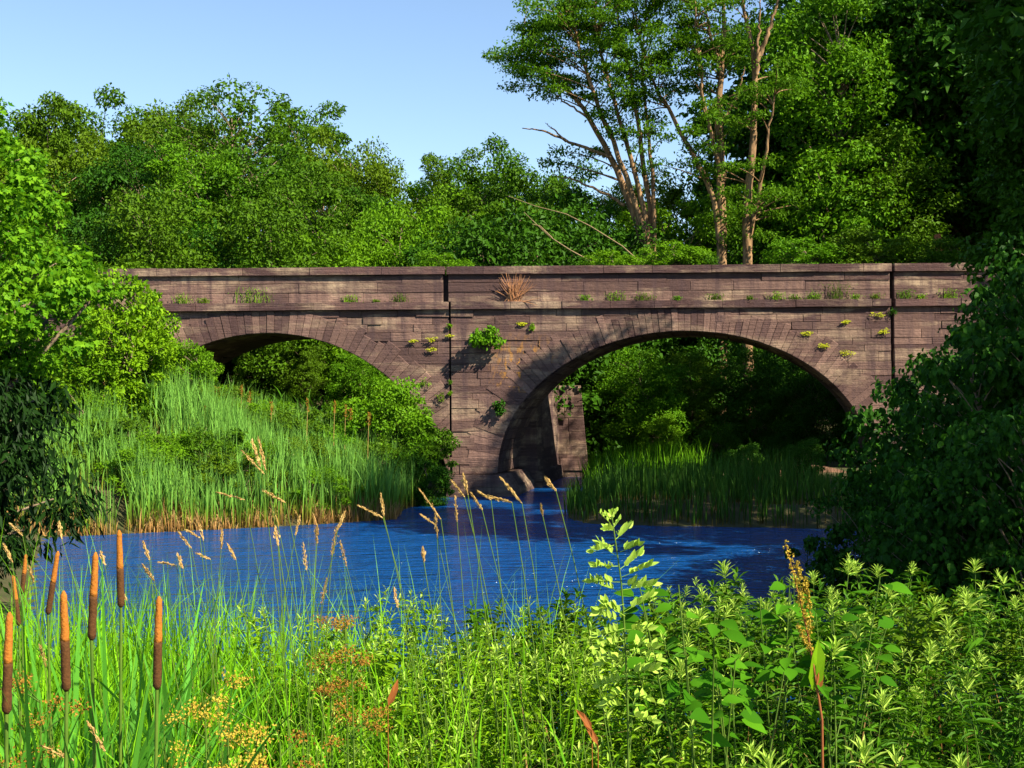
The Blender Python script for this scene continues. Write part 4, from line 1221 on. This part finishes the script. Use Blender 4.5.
# cattails
CT = [(158, 596, 690), (65, 591, 692), (93.5, 552, 641), (120, 530, 608), (53, 551, 615), (16, 575, 626), (24, 554, 594), (8, 612, 715)]
CL = ['cattail with the lowest spike of the group, standing apart on the right', 'cattail in front with its spike beside the leaning leaf', 'cattail behind with a tall slim spike', 'cattail with the highest spike of the group', 'cattail with a ragged bent spike top', 'small far cattail near the left edge', 'smallest farthest cattail near the left edge', 'cattail cut close to the left picture edge']
for k, (px, pt, pb) in enumerate(CT):
    d = F * 0.2 / (pb - pt); d = min(d, 5.0)
    lean_ = [1, -1.5, 2, -1, 5, -3, 2, 1.5][k]; top = at(px + lean_, pt, d); bot = at(px - lean_, pb, d)
    bx = bot[0] + rng.uniform(-0.05, 0.05); g = gz1(bx, d) - 0.05
    e = empty('cattail', CL[k], 'cattail', (bx, d, g), 0, 1, 'cattails in the left foreground')
    org = np.array([bx, d, g]); tb_ = top - org; bb_ = bot - org
    mb = MB(); tube(mb, [(0, 0, 0), bb_ * np.array([0.5, 1, 0.5]), bb_, bb_ * 0.2 + tb_ * 0.8], [0.006, 0.005, 0.004, 0.003], 6); mb.build('stem', G['stem_green'], e, True)

    def spike(a, b, r, low):
        t = np.linspace(0, 1, 12); prof = np.minimum(1, t * 9 + 0.35) if low else np.minimum(1 - 0.3 * t, (1 - t) * 7 + 0.2)
        m2 = MB(); tube(m2, a + (b - a) * t[:, None] + rng.normal(0, 0.0003, (12, 3)), r * prof, 10, True); return m2
    md = bb_ + (tb_ - bb_) * 0.5
    spike(bb_, md + (tb_ - bb_) * 0.01, 0.0090, True).build('seed_spike', G['cat_lower'], e, True)
    spike(md, tb_, 0.0088, False).build('pollen_spike', G['cat_upper'], e, True)
    for q in range(6):
        m2 = MB(); a = np.array([rng.uniform(0, 6.28)])
        L = rng.uniform(0.8, 1.1) * tb_[2]
        blades(m2, np.array([[rng.normal(0, 0.03), rng.normal(0, 0.03), 0]]), np.array([L]), a, np.array([rng.uniform(0.04, 0.5)]), np.array([rng.uniform(0.022, 0.034)]), 8, rng=rng)
        m2.build('leaf', G['cat_blade'], e, True)
# leafy cattail fans without spikes
for k in range(44):
    px = rng.uniform(-40, 195); y = rng.uniform(2.5, 4.5); x = (px - 512) / F * y
    m2 = MB(); n = 6
    blades(m2, np.stack([rng.normal(0, 0.04, n), rng.normal(0, 0.04, n), np.zeros(n)], -1), rng.uniform(1.15, 1.75, n), rng.uniform(0, 6.28, n), rng.uniform(0.05, 0.5, n), rng.uniform(0.02, 0.032, n), 8, rng=rng)
    o = m2.build('cattail_fan', G['cat_blade'], None, True); o.location = (x, y, gz1(x, y) - 0.03)
    tag(o, 'fan of broad cattail leaves without a spike in the left foreground', 'cattail', 'spikeless cattail fans')

# seed-headed grass stems: tip of the head, foot of the head
GS = [((241, 450), (265, 474)), ((258, 437), (266, 470)), ((252, 440), (263, 466)), ((216, 492), (244, 500)), ((263, 490), (285, 503)), ((357, 505), (383, 518)), ((381, 494), (384, 516)), ((419, 488), (441, 519)), ((420, 514), (436, 526)), ((463, 474), (468, 495)), ((451, 480), (464, 498)),
      ((471, 493), (482, 511)), ((500, 477), (522, 503)), ((545, 478), (556, 491)), ((541, 504), (543, 517)), ((478, 491), (491, 500)), ((488, 496), (512, 502)), ((455, 496), (457, 522)), ((59, 522), (66, 538)), ((101, 552), (108, 564)), ((143, 542), (150, 560)), ((143, 565), (150, 583)),
      ((158, 562), (175, 566)), ((178, 532), (190, 549)), ((186, 530), (197, 539)), ((200, 524), (207, 539)), ((222, 530), (221, 549)), ((178, 555), (184, 568)), ((196, 553), (210, 560)), ((4, 545), (14, 562)), ((10, 524), (22, 536)), ((29, 566), (31, 583)), ((40, 645), (43, 668)),
      ((88, 722), (104, 752)), ((40, 745), (64, 768)), ((317, 526), (316, 544)), ((303, 543), (307, 570)), ((337, 526), (331, 556)), ((340, 540), (345, 568)), ((327, 578), (321, 604)), ((394, 588), (399, 606)), ((423, 548), (424, 562)), ((435, 513), (437, 540)), ((275, 527), (280, 545)), ((228, 545), (236, 560)), ((300, 515), (296, 535)), ((345, 512), (338, 530)), ((120, 590), (128, 600))]
for k, (tip, foot) in enumerate(GS):
    Y = rng.uniform(3.0, 4.3)
    if tip[1] > 700:
        Y = 2.5
    a, b = at(*tip, Y), at(*foot, Y)
    b[1] += rng.normal(0, 0.02)
    gx = b[0] + np.sign(b[0] - a[0] + 0.001) * rng.uniform(0.03, 0.22); g = gz1(gx, Y) - 0.02
    org = np.array([gx, Y, g]); a = a - org; b = b - org
    e = empty('seeding_grass', 'tall grass stem with a straw coloured nodding seed head over the water', 'grass stem', org, 0, 1, 'seed-headed grass stems of the foreground')
    t = np.linspace(0, 1, 10)[:, None]
    c1 = np.array([0, 0, b[2] * 0.6])
    q = (1 - t) ** 2 * np.zeros(3) + 2 * t * (1 - t) * c1 + t * t * b
    mb = MB(); tube(mb, q, np.linspace(0.0026, 0.0011, 10), 4); tube(mb, [b, (a + b) / 2, a], [0.0011, 0.0009, 0.0005], 3); mb.build('stem', G['stem_green'], e, True)
    n = 90; L0 = np.linalg.norm(a - b); t = rng.random(n); ax0 = (a - b) / L0
    wv = np.sin(np.clip(t, 0.05, 1) * math.pi) ** 0.6
    off = rng.normal(0, 1, (n, 3)) * (0.0017 * wv[:, None] + 0.0004)
    if k in (36, 37, 38, 39):
        off *= 1.7
    c = b + (a - b) * t[:, None] * 0.95 + off
    L = rng.uniform(0.006, 0.011, n)
    mb = MB(); tube(mb, [b, (a + b) / 2, a], [0.0016, 0.0014, 0.0006], 3); leaves4(mb, c, ax0 + off * 25, rng.normal(0, 1, (n, 3)), L, L * 0.38); mb.build('seed_head', G['seed_straw'], e)
    mb = MB(); nb_ = 2
    for q_ in range(nb_):
        z = b[2] * rng.uniform(0.25, 0.6)
        blades(mb, np.array([[0, 0, z]]), np.array([rng.uniform(0.25, 0.4)]), np.array([rng.uniform(0, 6.28)]), np.array([rng.uniform(0.3, 0.9)]), np.array([0.007]), 5, rng=rng)
    mb.build('leaf', G['blade'], e)

# tall pinnate sapling
rg = np.random.default_rng(8)
Y = 3.1
ST = [(612, 517), (616, 545), (621, 580), (624, 620), (626, 660), (628, 720)]
foot = at(*ST[-1], Y); g = gz1(foot[0], Y)
org = np.array([foot[0], Y, g])
e = empty('locust_sapling', 'tall pale green sapling with paired oval leaflets rising above the weeds', 'sapling', org)
pts = [np.array([0, 0, -0.05])] + [at(a, b, Y) - org for a, b in ST[::-1]]
mb = MB(); tube(mb, np.array(pts), np.linspace(0.0034, 0.0014, len(pts)), 6); mb.build('stem', G['stem_green'], e, True)
LV = [(614, 545, -22, 3), (620, 552, 16, -8), (618, 566, -22, -2), (620, 582, -26, 0), (622, 577, 26, -12), (622, 592, -28, -6), (623, 590, 30, -4), (624, 612, 26, -14), (624, 622, -26, -2), (625, 640, -26, 4), (625, 644, 24, -2), (626, 655, -22, 8), (627, 668, 26, 6), (626, 680, -24, 8), (613, 530, -10, -4), (613, 528, 8, -6), (612, 520, -3, -10), (626, 630, 20, -3), (627, 695, 24, -4), (627, 705, -22, 0), (615, 540, 14, -10), (617, 556, -16, -10), (619, 570, 20, -12), (621, 584, 22, 2), (624, 604, -26, 4), (625, 616, -20, -14), (625, 628, -28, 4), (626, 648, 28, 6), (626, 662, -28, 2), (627, 674, 26, -6), (627, 688, -20, 10), (628, 715, 22, 2), (611, 524, -7, -6), (612, 520, 4, -8), (611, 519, -5, -4)]
for (px, py, dx, dy) in LV:
    s = at(px, py, Y) - org; q = at(px + dx, py + dy, Y) - org + np.array([0, rg.normal(0, 0.04), 0])
    n = 5 if abs(dx) > 12 else 3
    t = np.linspace(0.3, 1.0, n)
    d = unit(q - s); ctr = s + (q - s) * t[:, None]
    c = np.concatenate([ctr, ctr, q[None]]); sd = unit(np.array([0.1, -0.6, 0.75]))
    ax = np.concatenate([np.tile(sd + d * 0.5, (n, 1)), np.tile(np.array([-0.1, 0.8, 0.25]) + d * 0.5, (n, 1)), d[None]]) + rg.normal(0, 0.12, (2 * n + 1, 3))
    nr = np.tile(np.array([0.25, -0.75, 0.55]), (2 * n + 1, 1)) + rg.normal(0, 0.25, (2 * n + 1, 3))
    L = rg.uniform(0.026, 0.036, 2 * n + 1) * (0.55 if py < 530 else 1)
    m2 = MB(); leaves_oval(m2, c, ax, nr, L * 0.92, L * 0.42, 0.12, 0.1); tube(m2, [s, q], [0.001, 0.0006], 3)
    m2.build('leaf', G['leaf_tip'], e)

# broad-leaved plants
def broad(px, py, Y, label, seed, nl=22, leaf=0.085):
    rg = np.random.default_rng(seed)
    p = at(px, py - 14, Y); g = gz1(p[0], Y); H_ = p[2] - g
    e = empty('broad_leaved_plant', label, 'plant', (p[0], Y, g), 0, 1, 'broad-leaved plants by the sapling')
    sb, lb = MB(), MB()
    for b in range(5):
        a = rg.uniform(0, 6.28); top = np.array([math.cos(a) * rg.uniform(.05, .22), math.sin(a) * rg.uniform(.05, .2), H_ * rg.uniform(0.8, 1.0)])
        q = np.array([(0, 0, 0), top * np.array([.3, .3, .5]), top]); tube(sb, q, [0.005, 0.004, 0.002], 5)
        n = nl // 3; t = rg.uniform(0.5, 1.05, n)[:, None]; c = q[1] + (q[2] - q[1]) * t
        aa = rg.uniform(0, 6.28, n); ax = np.stack([np.cos(aa), np.sin(aa), rg.uniform(-0.3, 0.3, n)], -1)
        c = c + ax * 0.03
        nr = np.stack([0.2 + rg.normal(0, .3, n), -0.5 + rg.normal(0, .3, n), np.ones(n)], -1); L = leaf * rg.uniform(0.7, 1.15, n)
        leaves_oval(lb, c, ax, nr, L, L * 0.62, 0.12, 0.25)
    sb.build('stem', G['stem_green'], e, True); lb.build('leaves', G['leaf_broad'], e, True)


broad(705, 588, 3.9, 'broad oval-leaved plant right of the tall sapling', 1)
broad(740, 590, 4.2, 'broad oval-leaved plant halfway between sapling and seeding dock', 2)
broad(775, 578, 4.6, 'broad oval-leaved plant left beside the seeding dock', 3)
broad(835, 590, 4.6, 'broad-leaved plant right of the seeding dock', 4)
broad(665, 610, 5.0, 'broad-leaved plant in half shade close right of the sapling', 5)

# seeding dock
Y = 3.7; foot = at(822, 720, Y); g = gz1(foot[0], Y); org = np.array([foot[0], Y, g])
e = empty('seeding_dock', 'tall dock with yellow brown seed spikes and a red stem', 'plant', org)
def spath(l):
    return np.array([at(a, b, Y) - org for a, b in l])
mb = MB(); tube(mb, np.concatenate([[[0, 0, 0]], spath([(822, 720), (815, 675), (808, 635), (800, 600), (786, 545)])]), [0.0042, 0.004, 0.0035, 0.003, 0.002, 0.001], 6); mb.build('stem', G['stem_red'], e, True)
for sp_ in ([(808, 635), (800, 600), (793, 570), (785, 540)], [(806, 625), (802, 600), (799, 575), (797, 562)], [(809, 640), (810, 615), (808, 590), (803, 578)], [(812, 650), (805, 640), (798, 625)]):
    q = spath(sp_); n = 150; t = rng.random(n) * (len(q) - 1); c = np.stack([np.interp(t, np.arange(len(q)), q[:, k_]) for k_ in range(3)], -1) + rng.normal(0, 0.004, (n, 3))
    L = rng.uniform(0.006, 0.011, n); m2 = MB(); leaves4(m2, c, rng.normal(0, 1, (n, 3)), rng.normal(0, 1, (n, 3)), L, L * 0.8); tube(m2, q, 0.0012, 3); m2.build('seed_spike', G['seed_dock'], e)
for (a, b, c_, d_, mn) in ((812, 690, 822, 640, 'leaf_yellow'), (816, 665, 800, 690, 'leaf_broad'), (815, 680, 832, 700, 'leaf_broad'), (818, 690, 822, 668, 'leaf_red')):
    s = at(a, b, Y) - org; q = at(c_, d_, Y) - org; L = np.linalg.norm(q - s)
    m2 = MB(); leaves7(m2, s[None], (q - s)[None], np.array([[0.3, -0.9, 0.35]]), [L], [L * 0.36], 0.15, 0.15)
    o = m2.build('leaf', G[mn], e)
    if mn == 'leaf_red':
        o['label'] = 'withered red leaf'

# rusty seeding weeds among the grass
def rusty(px, py, Y, label, seed, mat='seed_rust', H2=0.25, n=620):
    rg = np.random.default_rng(seed); p = at(px, py, Y); g = gz1(p[0], Y); h = p[2] - g
    e = empty('rusty_weed', label, 'weed', (p[0], Y, g), 0, 1, 'rusty seeding weeds in the grass')
    sb, hb = MB(), MB(); tube(sb, [(0, 0, 0), (0.01, 0, h * .6), (0, 0, h)], [0.005, 0.004, 0.002], 5)
    for k in range(9):
        z = h - H2 * rg.random(); a = rg.uniform(0, 6.28); l = rg.uniform(0.03, 0.10); q = np.array([math.cos(a) * l, math.sin(a) * l, z + l * 0.7])
        tube(sb, [(0, 0, z), q], [0.002, 0.001], 3); m_ = n // 9
        c = q + rg.normal(0, 0.016, (m_, 3)) * np.array([1, 1, 0.6]); L = rg.uniform(0.005, 0.010, m_)
        leaves4(hb, c, rg.normal(0, 1, (m_, 3)), rg.normal(0, .6, (m_, 3)) + np.array([0, -.3, .7]), L, L * 0.7)
    sb.build('stem', G['stem_green'], e, True); hb.build('seed_head', G[mat], e)


for k, (px, py, Y, mn, lab) in enumerate([(345, 625, 3.9, 'seed_rust', 'tall rusty weed among the grass left of centre'), (330, 655, 3.5, 'seed_rust', 'rusty weed in the grass below the tall rusty one'), (352, 672, 3.4, 'seed_rust', 'low rusty weed left of the withered orange leaf'), (255, 722, 2.9, 'seed_dock', 'ochre flowering weed at the bottom left of centre'), (228, 738, 2.8, 'seed_dock', 'ochre flowering weed left of its like at the bottom edge'), (280, 742, 2.8, 'seed_rust', 'rusty flowering weed at the bottom edge, right of the ochre ones'), (40, 700, 3.0, 'seed_rust', 'rusty weed between the cattail leaves at left'), (205, 700, 3.1, 'seed_dock', 'ochre weed right of the lowest cattail spike')]):
    rusty(px, py, Y, lab, 700 + k, mn)
for k, (a, b, c_, d_, lab) in enumerate([(388, 706, 399, 680, 'withered orange leaf sticking up from the middle grass'), (592, 730, 578, 708, 'withered red leaf sprig below the sapling'), (598, 745, 586, 722, 'lower withered red leaf below the sapling')]):
    Y = 3.0; s = at(a, b, Y); q = at(c_, d_, Y); L = np.linalg.norm(q - s); g = gz1(s[0], Y)
    m2 = MB(); leaves7(m2, s[None], (q - s)[None], np.array([[0.3, -0.9, 0.35]]), [L], [L * 0.28], 0.15, 0.3); tube(m2, [(s[0], s[1], g), s], [0.002, 0.0012], 4)
    tag(m2.build('withered_leaf', G['leaf_red']), lab, 'leaf')
